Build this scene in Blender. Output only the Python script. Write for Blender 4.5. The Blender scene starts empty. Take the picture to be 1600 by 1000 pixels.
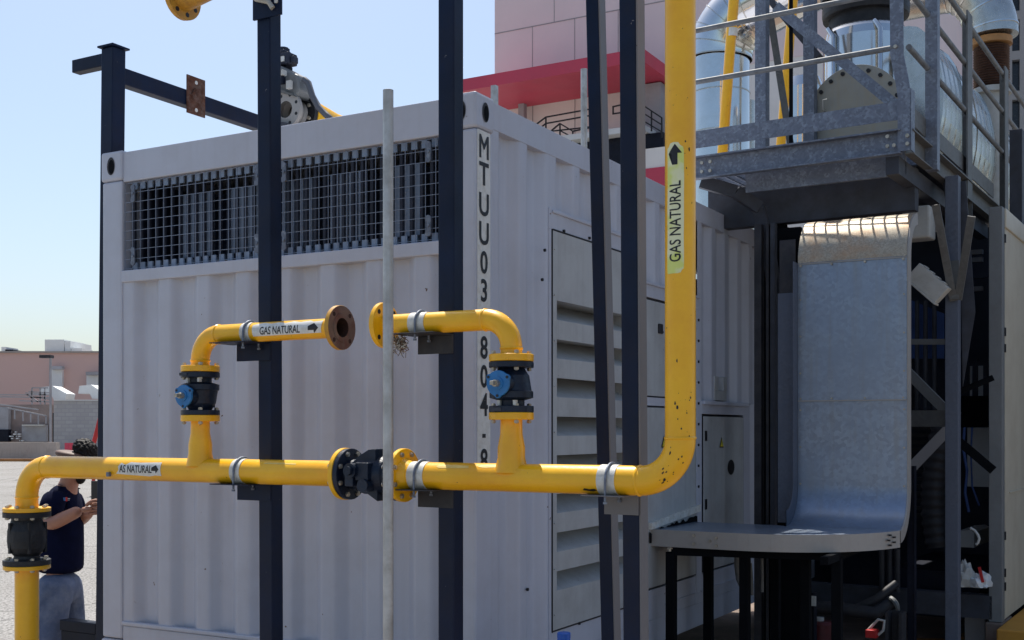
import bpy, bmesh, math, random
from mathutils import Vector, Matrix
random.seed(7)
R = math.radians
sc = bpy.context.scene
# ------------------------------------------------------------------ camera
FPX, HOR, CAMZ = 1808.0, 672.0, 1.7
cam = bpy.data.cameras.new('camera'); camo = bpy.data.objects.new('camera', cam)
sc.collection.objects.link(camo)
camo.location = (0, 0, CAMZ); camo.rotation_euler = (R(90), 0, 0)
cam.sensor_width = 36; cam.lens = FPX/1600*36
cam.shift_y = (HOR-500)/1600; cam.clip_start = .05; cam.clip_end = 900
sc.camera = camo
# ------------------------------------------------------------------ light
SUN_EL, SUN_AZ = 63, -14          # azimuth from +Y towards +X
w = bpy.data.worlds.new('World'); sc.world = w; w.use_nodes = True
nt = w.node_tree; bg = nt.nodes['Background']
sky = nt.nodes.new('ShaderNodeTexSky'); sky.sky_type = 'NISHITA'; sky.sun_disc = False
sky.sun_elevation = R(SUN_EL); sky.sun_rotation = R(SUN_AZ)
sky.air_density = 1.0; sky.dust_density = 2.2; sky.ozone_density = 1.3
tint = nt.nodes.new('ShaderNodeMix'); tint.data_type = 'RGBA'; tint.blend_type = 'MULTIPLY'; tint.inputs[0].default_value = 1
tint.inputs[7].default_value = (.93, .965, .985, 1); nt.links.new(sky.outputs[0], tint.inputs[6]); nt.links.new(tint.outputs[2], bg.inputs[0]); bg.inputs[1].default_value = .105
sl = bpy.data.lights.new('sun', 'SUN'); sl.energy = 4.2; sl.angle = R(.5); sl.color = (1, .95, .87)
so = bpy.data.objects.new('sun', sl); sc.collection.objects.link(so)
sd = Vector((math.sin(R(SUN_AZ))*math.cos(R(SUN_EL)), math.cos(R(SUN_AZ))*math.cos(R(SUN_EL)), math.sin(R(SUN_EL))))
so.rotation_euler = sd.to_track_quat('Z', 'Y').to_euler(); so.location = (-6, 10, 20)
sc.view_settings.view_transform = 'Standard'; sc.view_settings.look = 'None'
sc.view_settings.exposure = 0.6; sc.view_settings.gamma = 1
sc.cycles.max_bounces = 8; sc.cycles.use_denoising = True
# ------------------------------------------------------------------ materials
def hexc(h):
    c = [int(h[i:i+2], 16)/255 for i in (0, 2, 4)]
    return [x/12.92 if x < .04045 else ((x+.055)/1.055)**2.4 for x in c]
MATS = {}
def mat(name, col, rough=.5, metal=0.0, var=.12, scale=4.0, dirt=None, dirt_amt=.0, dirt_scale=9, streak=0.0,
        spots=None, spot_thr=.72, spot_scale=40, bump=.0, bump_scale=60, vor=0.0, vor_scale=40, emis=None, alpha=None, coat=0, mottle=None, spec=.5):
    m = bpy.data.materials.new(name); m.use_nodes = True; n = m.node_tree; P = n.nodes['Principled BSDF']
    L = n.links.new
    col = list(col)
    tc = n.nodes.new('ShaderNodeTexCoord')
    def noise(sc_, det=4, vec=None, rough_=.6):
        t = n.nodes.new('ShaderNodeTexNoise'); t.inputs['Scale'].default_value = sc_; t.inputs['Detail'].default_value = det
        t.inputs['Roughness'].default_value = rough_
        L(vec or tc.outputs['Object'], t.inputs['Vector']); return t.outputs['Fac']
    def ramp(f, a, b):
        r = n.nodes.new('ShaderNodeMapRange'); r.inputs[1].default_value = a; r.inputs[2].default_value = b; L(f, r.inputs[0]); return r.outputs[0]
    def mix(f, a, b):
        x = n.nodes.new('ShaderNodeMix'); x.data_type = 'RGBA'
        if isinstance(f, float): x.inputs[0].default_value = f
        else: L(f, x.inputs[0])
        for i, c in ((6, a), (7, b)):
            if isinstance(c, (list, tuple)): x.inputs[i].default_value = (*c[:3], 1)
            else: L(c, x.inputs[i])
        return x.outputs[2]
    lo = [c*(1-var) for c in col]; hi = [min(1, c*(1+var)) for c in col]
    c = mix(ramp(noise(scale, 5), .3, .7), lo, hi)
    if mottle: c = mix(ramp(noise(mottle[1], 3), .48, .56), c, mottle[0])
    if vor:
        v = n.nodes.new('ShaderNodeTexVoronoi'); v.inputs['Scale'].default_value = vor_scale
        L(tc.outputs['Object'], v.inputs['Vector'])
        s = n.nodes.new('ShaderNodeSeparateColor'); L(v.outputs['Color'], s.inputs[0])
        c = mix(ramp(s.outputs[0], 0, 1), mix(1.0, c, [x*(1-vor) for x in col]), c)
    if streak:
        mp = n.nodes.new('ShaderNodeMapping'); mp.inputs['Scale'].default_value = (14, 14, .7); L(tc.outputs['Object'], mp.inputs[0])
        f = n.nodes.new('ShaderNodeMath'); f.operation = 'MULTIPLY'; f.inputs[1].default_value = streak
        L(ramp(noise(1.6, 4, mp.outputs[0]), .5, .78), f.inputs[0])
        c = mix(f.outputs[0], c, dirt or [x*.4 for x in col])
    if dirt and dirt_amt:
        f = n.nodes.new('ShaderNodeMath'); f.operation = 'MULTIPLY'; f.inputs[1].default_value = dirt_amt
        L(ramp(noise(dirt_scale, 6, None, .7), .45, .72), f.inputs[0]); c = mix(f.outputs[0], c, dirt)
    if spots:
        a = ramp(noise(spot_scale, 2, None, .5), spot_thr, spot_thr+.015)
        b = ramp(noise(3.1, 2), .45, .55)
        f = n.nodes.new('ShaderNodeMath'); f.operation = 'MULTIPLY'; L(a, f.inputs[0]); L(b, f.inputs[1])
        c = mix(f.outputs[0], c, spots)
    L(c, P.inputs['Base Color'])
    rr = n.nodes.new('ShaderNodeMapRange'); rr.inputs[3].default_value = max(.03, rough-.08); rr.inputs[4].default_value = min(1, rough+.1)
    L(noise(scale*2.3, 4), rr.inputs[0]); L(rr.outputs[0], P.inputs['Roughness'])
    P.inputs['Metallic'].default_value = metal; P.inputs['Specular IOR Level'].default_value = spec
    if coat: P.inputs['Coat Weight'].default_value = coat; P.inputs['Coat Roughness'].default_value = .2
    if emis: P.inputs['Emission Color'].default_value = (*emis[0], 1); P.inputs['Emission Strength'].default_value = emis[1]
    if alpha is not None: P.inputs['Alpha'].default_value = alpha
    if bump:
        b = n.nodes.new('ShaderNodeBump'); b.inputs['Strength'].default_value = bump; b.inputs['Distance'].default_value = .01
        L(noise(bump_scale, 5), b.inputs['Height']); L(b.outputs[0], P.inputs['Normal'])
    MATS[name] = m; return m
mat('container_paint', (.50, .52, .59), .42, var=.05, scale=.8, dirt=(.29, .26, .25), dirt_amt=.25, dirt_scale=1.8, streak=.12, spots=(.12, .06, .035), spot_thr=.755, spot_scale=26, bump=.12, bump_scale=2.6)
mat('door_paint', (.46, .475, .475), .45, var=.06, scale=2, dirt=(.2, .18, .17), dirt_amt=.35, dirt_scale=3, streak=.25, spots=(.08, .05, .04), spot_thr=.75, spot_scale=50, bump=.06, bump_scale=5)
mat('yellow_paint', (.97, .50, .006), .34, var=.07, scale=5, dirt=(.80, .32, .003), dirt_amt=.6, dirt_scale=3.5, spots=(.08, .03, .01), spot_thr=.745, spot_scale=70, bump=.10, bump_scale=24, coat=.2)
mat('faded_yellow', (.85, .60, .16), .5, var=.1, scale=20, dirt=(.6, .35, .05), dirt_amt=.5, dirt_scale=30)
mat('worn_yellow', (.62, .32, .03), .5, var=.15, scale=9, dirt=(.25, .09, .03), dirt_amt=.6, dirt_scale=14, bump=.15)
mat('navy_paint', (.005, .012, .036), .42, var=.4, scale=2.5, dirt=(.018, .017, .024), dirt_amt=.6, dirt_scale=3, spots=(.16, .15, .16), spot_thr=.765, spot_scale=45, bump=.06, spec=.22, streak=.25)
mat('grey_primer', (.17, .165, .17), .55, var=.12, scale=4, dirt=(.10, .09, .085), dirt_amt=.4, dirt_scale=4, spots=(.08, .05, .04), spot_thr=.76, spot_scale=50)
mat('dark_navy', (.006, .009, .020), .5, var=.3, scale=4, dirt=(.02, .018, .018), dirt_amt=.4, spec=.2)
mat('grey_bracket', (.035, .035, .040), .55, var=.25, scale=12, dirt=(.09, .08, .07), dirt_amt=.35, spec=.3)
mat('cast_iron', (.016, .017, .020), .5, var=.3, scale=14, dirt=(.06, .055, .05), dirt_amt=.35, dirt_scale=12, bump=.35, bump_scale=70, spec=.35)
mat('valve_blue_black', (.006, .013, .030), .36, var=.3, scale=9, dirt=(.03, .04, .06), dirt_amt=.3, bump=.3, bump_scale=60, spec=.35)
mat('blue_paint', (.02, .17, .42), .42, var=.15, scale=14, dirt=(.03, .08, .14), dirt_amt=.35, dirt_scale=20)
mat('zinc_bolt', (.50, .46, .38), .42, .8, var=.3, scale=30, dirt=(.16, .09, .05), dirt_amt=.6, dirt_scale=60)
mat('rust', (.10, .035, .018), .85, var=.4, scale=20, dirt=(.25, .20, .17), dirt_amt=.5, dirt_scale=25, bump=.4)
mat('inner_rust', (.035, .014, .010), .9, var=.4, scale=20)
mat('flange_face', (.16, .11, .09), .7, .2, var=.3, scale=12, dirt=(.12, .03, .02), dirt_amt=.9, dirt_scale=14, bump=.2)
mat('galvanised', (.18, .205, .26), .5, .25, var=.16, scale=4, dirt=(.12, .13, .155), dirt_amt=.45, dirt_scale=4, mottle=((.26, .30, .36), 16), vor=.25, vor_scale=70, bump=.06, bump_scale=40)
mat('rail_steel', (.17, .185, .20), .62, .1, var=.25, scale=14, dirt=(.09, .08, .07), dirt_amt=.4, dirt_scale=18)
mat('column_steel', (.12, .14, .185), .55, .2, var=.2, scale=3, dirt=(.08, .08, .09), dirt_amt=.5, dirt_scale=3, vor=.15, vor_scale=60)
mat('galvanised_sheet', (.32, .39, .50), .33, .6, var=.28, scale=1.3, dirt=(.27, .27, .25), dirt_amt=.5, dirt_scale=1.3, vor=.22, vor_scale=48, streak=.5, bump=.22, bump_scale=2.2)
mat('rusty_sheet', (.50, .44, .34), .5, .35, var=.16, scale=3.0, dirt=(.50, .27, .12), dirt_amt=.65, dirt_scale=5, vor=.30, vor_scale=120, bump=.05, bump_scale=20)
mat('rail_sheet', (.40, .38, .35), .55, .25, var=.12, scale=5, dirt=(.24, .20, .17), dirt_amt=.45, dirt_scale=5)
mat('old_galvanised', (.17, .172, .165), .6, .3, var=.2, scale=6, dirt=(.12, .10, .085), dirt_amt=.5, dirt_scale=6, vor=.2, vor_scale=40)
mat('conduit', (.50, .50, .49), .48, .55, var=.2, scale=8, dirt=(.20, .17, .13), dirt_amt=.5, dirt_scale=10, streak=.5, bump=.08)
mat('mesh_wire', (.24, .28, .36), .5, .2, var=.15)
mat('louvre_metal', (.24, .30, .40), .5, .1, var=.2, scale=3)
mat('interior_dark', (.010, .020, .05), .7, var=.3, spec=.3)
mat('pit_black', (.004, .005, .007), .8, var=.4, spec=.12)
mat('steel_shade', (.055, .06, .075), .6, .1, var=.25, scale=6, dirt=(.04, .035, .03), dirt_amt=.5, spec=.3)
mat('polished_steel', (.72, .72, .70), .13, 1.0, var=.06, scale=2, dirt=(.5, .46, .38), dirt_amt=.3, dirt_scale=3, bump=.06, bump_scale=5)
mat('cladding', (.55, .54, .50), .26, .9, var=.10, scale=3, dirt=(.30, .28, .22), dirt_amt=.4, bump=.08, bump_scale=4)
mat('hatch_grey', (.33, .315, .27), .5, .4, var=.1, scale=3, dirt=(.38, .30, .18), dirt_amt=.4, streak=.4)
mat('sticker_white', (.72, .72, .68), .5, var=.08, scale=20, dirt=(.4, .36, .25), dirt_amt=.4, dirt_scale=30)
mat('sticker_lime', (.80, .80, .50), .45, var=.08, scale=9, mottle=((.70, .76, .20), 7), dirt=(.3, .35, .1), dirt_amt=.1)
mat('ink', (.012, .012, .014), .5, var=.1)
mat('tape_white', (.66, .65, .60), .55, var=.12, scale=20, dirt=(.35, .28, .16), dirt_amt=.5, dirt_scale=30, bump=.15)
mat('pink_wall', (.84, .68, .67), .85, var=.05, scale=.3, dirt=(.66, .60, .60), dirt_amt=.3, dirt_scale=.4, streak=.1, bump=.1)
mat('cream_wall', (.86, .80, .75), .85, var=.05, scale=.3, dirt=(.65, .6, .56), dirt_amt=.3, dirt_scale=.5, streak=.15)
mat('far_pink', (.64, .44, .39), .9, var=.05, scale=.1, dirt=(.54, .41, .37), dirt_amt=.4, dirt_scale=.2)
mat('red_paint', (.60, .055, .10), .5, var=.08, scale=.4, dirt=(.45, .07, .10), dirt_amt=.3, dirt_scale=.6)
mat('joint', (.38, .34, .34), .9)
mat('window_dark', (.02, .022, .03), .25, var=.3)
mat('concrete_grid', (.40, .39, .38), .85, var=.08, scale=.3, dirt=(.25, .24, .23), dirt_amt=.3, dirt_scale=.5)
mat('bg_grey', (.36, .36, .38), .8, var=.2, scale=.6, dirt=(.22, .20, .19), dirt_amt=.5, dirt_scale=.8)
mat('bg_light', (.68, .70, .70), .7, var=.1, scale=.6)
mat('bg_brown', (.30, .24, .22), .9, var=.3, scale=.4, dirt=(.16, .13, .12), dirt_amt=.5, dirt_scale=1)
mat('low_concrete', (.42, .38, .34), .9, var=.25, scale=.6, dirt=(.22, .19, .17), dirt_amt=.6, dirt_scale=1.2, streak=.4)
mat('kerb_orange', (.36, .16, .05), .8, var=.2, scale=1)
mat('orange_paint', (.58, .27, .03), .6, var=.15, scale=3, dirt=(.35, .15, .03), dirt_amt=.5, dirt_scale=6)
mat('panel_front', (.19, .20, .20), .55, var=.08, scale=2, dirt=(.12, .1, .09), dirt_amt=.3)
mat('panel_beige', (.60, .55, .43), .5, var=.07, scale=1.2, dirt=(.38, .30, .2), dirt_amt=.3, dirt_scale=3, streak=.2, bump=.05, bump_scale=5)
mat('rubber', (.02, .02, .024), .6, var=.2)
mat('grey_cable', (.10, .105, .12), .5)
mat('orange_flange', (.42, .22, .08), .6, var=.2, scale=10)
mat('bellows', (.10, .055, .04), .6, .4, var=.3, scale=20)
mat('white_plastic', (.50, .50, .47), .55, var=.1, scale=8, dirt=(.3, .27, .2), dirt_amt=.4)
mat('skin', (.36, .17, .11), .5, var=.08, scale=30)
mat('shaved_skin', (.11, .062, .045), .6, var=.2, scale=60)
mat('hair', (.007, .006, .006), .6, var=.3, scale=60, spec=.2)
mat('shirt', (.004, .006, .024), .9, var=.3, scale=10, bump=.5, bump_scale=14, spec=.08)
mat('jeans', (.08, .11, .19), .85, var=.35, scale=7, dirt=(.24, .27, .33), dirt_amt=.7, dirt_scale=5, bump=.9, bump_scale=10)
mat('phone', (.02, .02, .022), .3)
mat('red_plastic', (.55, .02, .02), .4)
mat('dark_red', (.10, .012, .014), .5, var=.3, scale=8)
mat('blue_plastic', (.01, .12, .55), .35)
mat('blue_tarp', (.03, .07, .22), .6, var=.3, scale=5)
mat('warn_yellow', (.75, .62, .05), .5)
mat('nest', (.22, .17, .12), .95, var=.5, scale=50)
mat('pad_concrete', (.20, .15, .12), .9, var=.3, scale=2, dirt=(.08, .06, .05), dirt_amt=.6, dirt_scale=3, bump=.3)
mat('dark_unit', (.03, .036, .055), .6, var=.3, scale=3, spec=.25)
# brick wall
def brick_mat():
    m = bpy.data.materials.new('white_brick'); m.use_nodes = True; n = m.node_tree; P = n.nodes['Principled BSDF']
    tc = n.nodes.new('ShaderNodeTexCoord'); mp = n.nodes.new('ShaderNodeMapping'); mp.inputs['Rotation'].default_value = (R(90), 0, 0)
    b = n.nodes.new('ShaderNodeTexBrick'); b.inputs['Scale'].default_value = 1.1
    b.inputs['Color1'].default_value = (.42, .42, .42, 1); b.inputs['Color2'].default_value = (.36, .355, .36, 1); b.inputs['Mortar'].default_value = (.34, .34, .36, 1)
    b.inputs['Mortar Size'].default_value = .03
    n.links.new(tc.outputs['Object'], mp.inputs[0]); n.links.new(mp.outputs[0], b.inputs['Vector'])
    n.links.new(b.outputs['Color'], P.inputs['Base Color']); P.inputs['Roughness'].default_value = .9
    MATS['white_brick'] = m
brick_mat()
def ground_mat():
    m = bpy.data.materials.new('lot_ground'); m.use_nodes = True; n = m.node_tree; P = n.nodes['Principled BSDF']; L = n.links.new
    tc = n.nodes.new('ShaderNodeTexCoord')
    def noise(s, d=5, r=.65):
        t = n.nodes.new('ShaderNodeTexNoise'); t.inputs['Scale'].default_value = s; t.inputs['Detail'].default_value = d; t.inputs['Roughness'].default_value = r
        L(tc.outputs['Object'], t.inputs['Vector']); return t.outputs['Fac']
    def cr(f, stops):
        r = n.nodes.new('ShaderNodeValToRGB'); e = r.color_ramp.elements
        e[0].position, e[0].color = stops[0][0], (*stops[0][1], 1); e[1].position, e[1].color = stops[1][0], (*stops[1][1], 1)
        L(f, r.inputs[0]); return r.outputs[0]
    a = cr(noise(34, 3), [(.42, (.13, .125, .12)), (.54, (.34, .33, .315))])
    b = cr(noise(.35, 5), [(.35, (.82, .81, .79)), (.7, (1, 1, 1))])
    mx = n.nodes.new('ShaderNodeMix'); mx.data_type = 'RGBA'; mx.blend_type = 'MULTIPLY'; mx.inputs[0].default_value = 1
    L(a, mx.inputs[6]); L(b, mx.inputs[7])
    v = n.nodes.new('ShaderNodeTexVoronoi'); v.feature = 'DISTANCE_TO_EDGE'; v.inputs['Scale'].default_value = .35
    L(tc.outputs['Object'], v.inputs['Vector'])
    ck = cr(v.outputs['Distance'], [(.0, (.5, .5, .5)), (.012, (1, 1, 1))])
    m2 = n.nodes.new('ShaderNodeMix'); m2.data_type = 'RGBA'; m2.blend_type = 'MULTIPLY'; m2.inputs[0].default_value = 1
    L(mx.outputs[2], m2.inputs[6]); L(ck, m2.inputs[7]); L(m2.outputs[2], P.inputs['Base Color'])
    P.inputs['Roughness'].default_value = .92
    bp = n.nodes.new('ShaderNodeBump'); bp.inputs['Strength'].default_value = .4; bp.inputs['Distance'].default_value = .02
    L(noise(34, 3), bp.inputs['Height']); L(bp.outputs[0], P.inputs['Normal'])
    MATS['lot_ground'] = m
ground_mat()
# ------------------------------------------------------------------ frames
class Frame:
    def __init__(s, ox, oy, deg):
        s.o = (ox, oy); a = R(deg); s.a = a
        s.ex = (math.cos(a), math.sin(a)); s.ey = (-math.sin(a), math.cos(a))
    def w(s, x, y, z=0): return Vector((s.o[0]+x*s.ex[0]+y*s.ey[0], s.o[1]+x*s.ex[1]+y*s.ey[1], z))
    def x(s, px, y):
        r = (px-800)/FPX
        return (r*(s.o[1]+y*s.ey[1])-s.o[0]-y*s.ey[0])/(s.ex[0]-r*s.ex[1])
    def y(s, px, x):
        r = (px-800)/FPX
        return (r*(s.o[1]+x*s.ex[1])-s.o[0]-x*s.ex[0])/(s.ey[0]-r*s.ey[1])
    def z(s, py, x, y): return CAMZ+(HOR-py)/FPX*s.w(x, y)[1]
    def p(s, px, py, y):
        x = s.x(px, y); return Vector((x, y, s.z(py, x, y)))
W = Frame(0, 0, 0); K = Frame(-.166, 5.27, -29.4); Q = Frame(2.431, 7.15, -32.5)
INFO = {}
def tagit(o, label, cat, group=None, kind=None):
    if label: o['label'] = label
    if cat: o['category'] = cat
    if group: o['group'] = group
    if kind: o['kind'] = kind
    return o
def thing(name, label, cat, F, base, group=None):
    o = bpy.data.objects.new(name, None); sc.collection.objects.link(o)
    o.empty_display_size = .1
    base = Vector(base); o.location = F.w(*base); o.rotation_euler = (0, 0, F.a)
    INFO[o.name] = (F, base); return tagit(o, label, cat, group)
class MB:
    def __init__(s): s.v = []; s.f = []; s.m = []; s.s = []
    def add(s, vs, fs, m=0, smooth=False):
        b = len(s.v); s.v += [Vector(v) for v in vs]
        for f in fs: s.f.append([b+i for i in f]); s.m.append(m); s.s.append(smooth)
    def box(s, x0, x1, y0, y1, z0, z1, m=0):
        x0, x1 = sorted((x0, x1)); y0, y1 = sorted((y0, y1)); z0, z1 = sorted((z0, z1))
        s.add([(x0,y0,z0),(x1,y0,z0),(x1,y1,z0),(x0,y1,z0),(x0,y0,z1),(x1,y0,z1),(x1,y1,z1),(x0,y1,z1)],
              [(0,3,2,1),(4,5,6,7),(0,1,5,4),(1,2,6,5),(2,3,7,6),(3,0,4,7)], m)
        return s
    def beam(s, p0, p1, a, b, up=(0,0,1), m=0, c=0):
        # rectangular bar: a = width along side, b = width along up-ish
        p0, p1 = Vector(p0), Vector(p1); d = (p1-p0).normalized(); up = Vector(up)
        sx = d.cross(up)
        if sx.length < 1e-4: sx = d.cross(Vector((0, 1, 0)))
        sx.normalize(); u = sx.cross(d).normalized()
        vs = []
        for p in (p0, p1):
            for i, j in ((-1,-1),(1,-1),(1,1),(-1,1)): vs.append(p+sx*(a/2*i)+u*(b/2*j))
        s.add(vs, [(3,2,1,0),(4,5,6,7),(0,1,5,4),(1,2,6,5),(2,3,7,6),(3,0,4,7)], m); return s
    def post(s, p0, p1, a, b, m=0):   # near-vertical post with sides on the frame axes
        p0, p1 = Vector(p0), Vector(p1); vs = []
        for p in (p0, p1):
            for i, j in ((-1,-1),(1,-1),(1,1),(-1,1)): vs.append(p+Vector((a/2*i, b/2*j, 0)))
        s.add(vs, [(3,2,1,0),(4,5,6,7),(0,1,5,4),(1,2,6,5),(2,3,7,6),(3,0,4,7)], m); return s
    def cyl(s, p0, p1, r0, r1=None, n=24, m=0, caps=True):
        r1 = r0 if r1 is None else r1
        return s.path([p0, p1], [r0, r1], n, m, caps)
    def path(s, pts, r, n=16, m=0, caps=True):
        pts = [Vector(p) for p in pts]; k = len(pts)
        rs = r if isinstance(r, (list, tuple)) else [r]*k
        d0 = (pts[1]-pts[0]).normalized()
        u = d0.cross(Vector((0,0,1)));
        if u.length < 1e-3: u = d0.cross(Vector((0,1,0)))
        u.normalize(); rings = []; prev = d0
        for i, p in enumerate(pts):
            if i == 0: d = d0
            elif i == k-1: d = (pts[-1]-pts[-2]).normalized()
            else: d = ((pts[i+1]-p).normalized()+(p-pts[i-1]).normalized())
            if d.length < 1e-6: d = prev
            d.normalize(); u = (u-d*u.dot(d)).normalized(); v = d.cross(u); prev = d
            rings.append([p+(u*math.cos(2*math.pi*j/n)+v*math.sin(2*math.pi*j/n))*rs[i] for j in range(n)])
        vs = [q for g in rings for q in g]; fs = []
        for i in range(k-1):
            for j in range(n):
                j2 = (j+1) % n; fs.append((i*n+j, i*n+j2, (i+1)*n+j2, (i+1)*n+j))
        s.add(vs, fs, m, True)
        if caps:
            s.add(rings[0], [tuple(reversed(range(n)))], m); s.add(rings[-1], [tuple(range(n))], m)
        return s
    def lathe(s, c, d, prof, n=28, m=0):   # prof = [(dist along d, radius)], hard edges kept
        c, d = Vector(c), Vector(d).normalized()
        for (a0, r0), (a1, r1) in zip(prof, prof[1:]):
            u = d.cross(Vector((0,0,1)))
            if u.length < 1e-3: u = d.cross(Vector((0,1,0)))
            u.normalize(); v = d.cross(u)
            g = []
            for a, r in ((a0, r0), (a1, r1)):
                g.append([c+d*a+(u*math.cos(2*math.pi*j/n)+v*math.sin(2*math.pi*j/n))*max(r, 1e-5) for j in range(n)])
            s.add(g[0]+g[1], [(j, (j+1) % n, n+(j+1) % n, n+j) for j in range(n)], m, abs(a1-a0) > 1e-6)
        return s
    def hexn(s, c, d, r, h, m=0):
        c, d = Vector(c), Vector(d).normalized(); return s.cyl(c, c+d*h, r, r, 6, m) if False else s._hex(c, d, r, h, m)
    def _hex(s, c, d, r, h, m):
        u = d.cross(Vector((0,0,1)))
        if u.length < 1e-3: u = d.cross(Vector((0,1,0)))
        u.normalize(); v = d.cross(u); a = []
        for q in (c, c+d*h): a += [q+(u*math.cos(math.pi*j/3)+v*math.sin(math.pi*j/3))*r for j in range(6)]
        s.add(a, [tuple(reversed(range(6))), tuple(range(6, 12))]+[(j, (j+1) % 6, 6+(j+1) % 6, 6+j) for j in range(6)], m); return s
    def prism(s, poly, axis, a0, a1, m=0):
        n = len(poly)
        def mk(p, a):
            return {'x': (a, p[0], p[1]), 'y': (p[0], a, p[1]), 'z': (p[0], p[1], a)}[axis]
        vs = [mk(p, a0) for p in poly]+[mk(p, a1) for p in poly]
        s.add(vs, [tuple(reversed(range(n))), tuple(range(n, 2*n))]+[(j, (j+1) % n, n+(j+1) % n, n+j) for j in range(n)], m); return s
    def build(s, name, mats, parent=None, F=None, base=None, bevel=0, solid=0):
        if parent is not None: F, base = INFO[parent.name] if parent.name in INFO else (None, None)
        else: base = Vector(base)
        me = bpy.data.meshes.new(name)
        me.from_pydata([v-base for v in s.v], [], s.f)
        if isinstance(mats, str): mats = [mats]
        for q in mats: me.materials.append(MATS[q])
        me.polygons.foreach_set('material_index', s.m); me.polygons.foreach_set('use_smooth', s.s)
        me.update()
        bm = bmesh.new(); bm.from_mesh(me); bmesh.ops.recalc_face_normals(bm, faces=bm.faces[:]); bm.to_mesh(me); bm.free()
        o = bpy.data.objects.new(name, me); sc.collection.objects.link(o)
        if parent is not None: o.parent = parent
        else: o.location = F.w(*base); o.rotation_euler = (0, 0, F.a)
        INFO[o.name] = (F, base)
        if solid:
            q = o.modifiers.new('s', 'SOLIDIFY'); q.thickness = solid; q.offset = 0
        if solid and any(s.s):
            q = o.modifiers.new('e', 'EDGE_SPLIT'); q.split_angle = R(30)
        if bevel:
            q = o.modifiers.new('b', 'BEVEL'); q.width = bevel; q.segments = 2; q.limit_method = 'ANGLE'; q.angle_limit = R(40)
            q.harden_normals = False
        return o
def single(mb, name, mats, label, cat, F, base, group=None, kind=None, **k):
    return tagit(mb.build(name, mats, None, F, base, **k), label, cat, group, kind)
# ---- 2D flat pieces (text, stickers) mapped on surfaces
def text2d(txt, size, xs=1.0, bold=.0):
    cu = bpy.data.curves.new('t', 'FONT'); cu.body = txt; cu.size = 1; cu.offset = bold; cu.resolution_u = 4; cu.fill_mode = 'FRONT'
    o = bpy.data.objects.new('t', cu); sc.collection.objects.link(o)
    dg = bpy.context.evaluated_depsgraph_get(); me = bpy.data.meshes.new_from_object(o.evaluated_get(dg))
    bm = bmesh.new(); bm.from_mesh(me); bpy.data.objects.remove(o); bpy.data.curves.remove(cu); bpy.data.meshes.remove(me)
    xs_ = [v.co.x for v in bm.verts]; ys_ = [v.co.y for v in bm.verts]
    cx = (min(xs_)+max(xs_))/2; y0 = min(ys_); h = max(ys_)-y0
    sc_ = size/h
    for v in bm.verts: v.co = Vector(((v.co.x-cx)*sc_*xs, (v.co.y-y0-h/2)*sc_, 0))
    return bm
def poly2d(pts):
    bm = bmesh.new(); vs = [bm.verts.new((a, b, 0)) for a, b in pts]; bm.faces.new(vs); return bm
def flat_place(bm, fn, mb, m=0, cuts=0, step=.006):
    bmesh.ops.triangulate(bm, faces=bm.faces[:])
    if cuts:
        ys = [v.co.y for v in bm.verts]; a = math.floor(min(ys)/step)*step
        while a < max(ys):
            bmesh.ops.bisect_plane(bm, geom=bm.verts[:]+bm.edges[:]+bm.faces[:], plane_co=(0, a, 0), plane_no=(0, 1, 0)); a += step
    bm.verts.index_update()
    mb.add([fn(v.co.x, v.co.y) for v in bm.verts], [[v.index for v in f.verts] for f in bm.faces], m); bm.free()
ARROW = [(-.5, -.16), (.05, -.16), (.05, -.42), (.5, 0), (.05, .42), (.05, .16), (-.5, .16)]

# ================================================================== GROUND
g = MB(); g.add([(-250,-60,0),(250,-60,0),(250,420,0),(-250,420,0)], [(0,1,2,3)])
single(g, 'ground', 'lot_ground', None, None, W, (0,0,0), kind='structure')
g = MB(); zz = .004
pp = [K.w(-2.9, -1.5), K.w(6.2, -3.6), K.w(8.5, 11), K.w(-2.9, 11)]
g.add([(p.x, p.y, zz) for p in pp], [(0,1,2,3)])
single(g, 'path', 'pad_concrete', None, None, W, (0,0,0), kind='structure')

# ================================================================== CONTAINER
CT, CB, CLEN, CW = 3.245, .375, 6.06, 2.438
C = thing('shipping_container', 'large grey corrugated shipping container with mesh louvre and stacked code letters on its corner', 'container', K, (-1.219, 0, CB))
def corrug(a0, a1, per=.278, depth=.042, f_out=.07, f_sl=.068):
    def h(t):
        t = (t-a0) % per
        if t < f_out: return 0
        if t < f_out+f_sl: u = (t-f_out)/f_sl
        elif t < 2*f_out+f_sl: return depth
        else: u = 1-(t-2*f_out-f_sl)/max(.001, per-2*f_out-f_sl)
        return depth*u
    pts = []; n = int((a1-a0)/.0087)
    for k in range(n+1):
        t = a0+(a1-a0)*k/n; pts.append((t, sum(h(t+d) for d in (-.006, 0, .006))/3))
    return pts
pw = .155
b = MB()
pr = corrug(-CW+pw-.005, -pw+.005, .278, .045, .084, .050)
vs = []; fs = []
for x, d in pr: vs += [(x, .012+d, .62), (x, .012+d, 2.53)]
for i in range(len(pr)-1): fs.append((2*i, 2*i+2, 2*i+3, 2*i+1))
b.add(vs, fs, 0, True); b.build('end_wall', 'container_paint', C, solid=.003)
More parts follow.
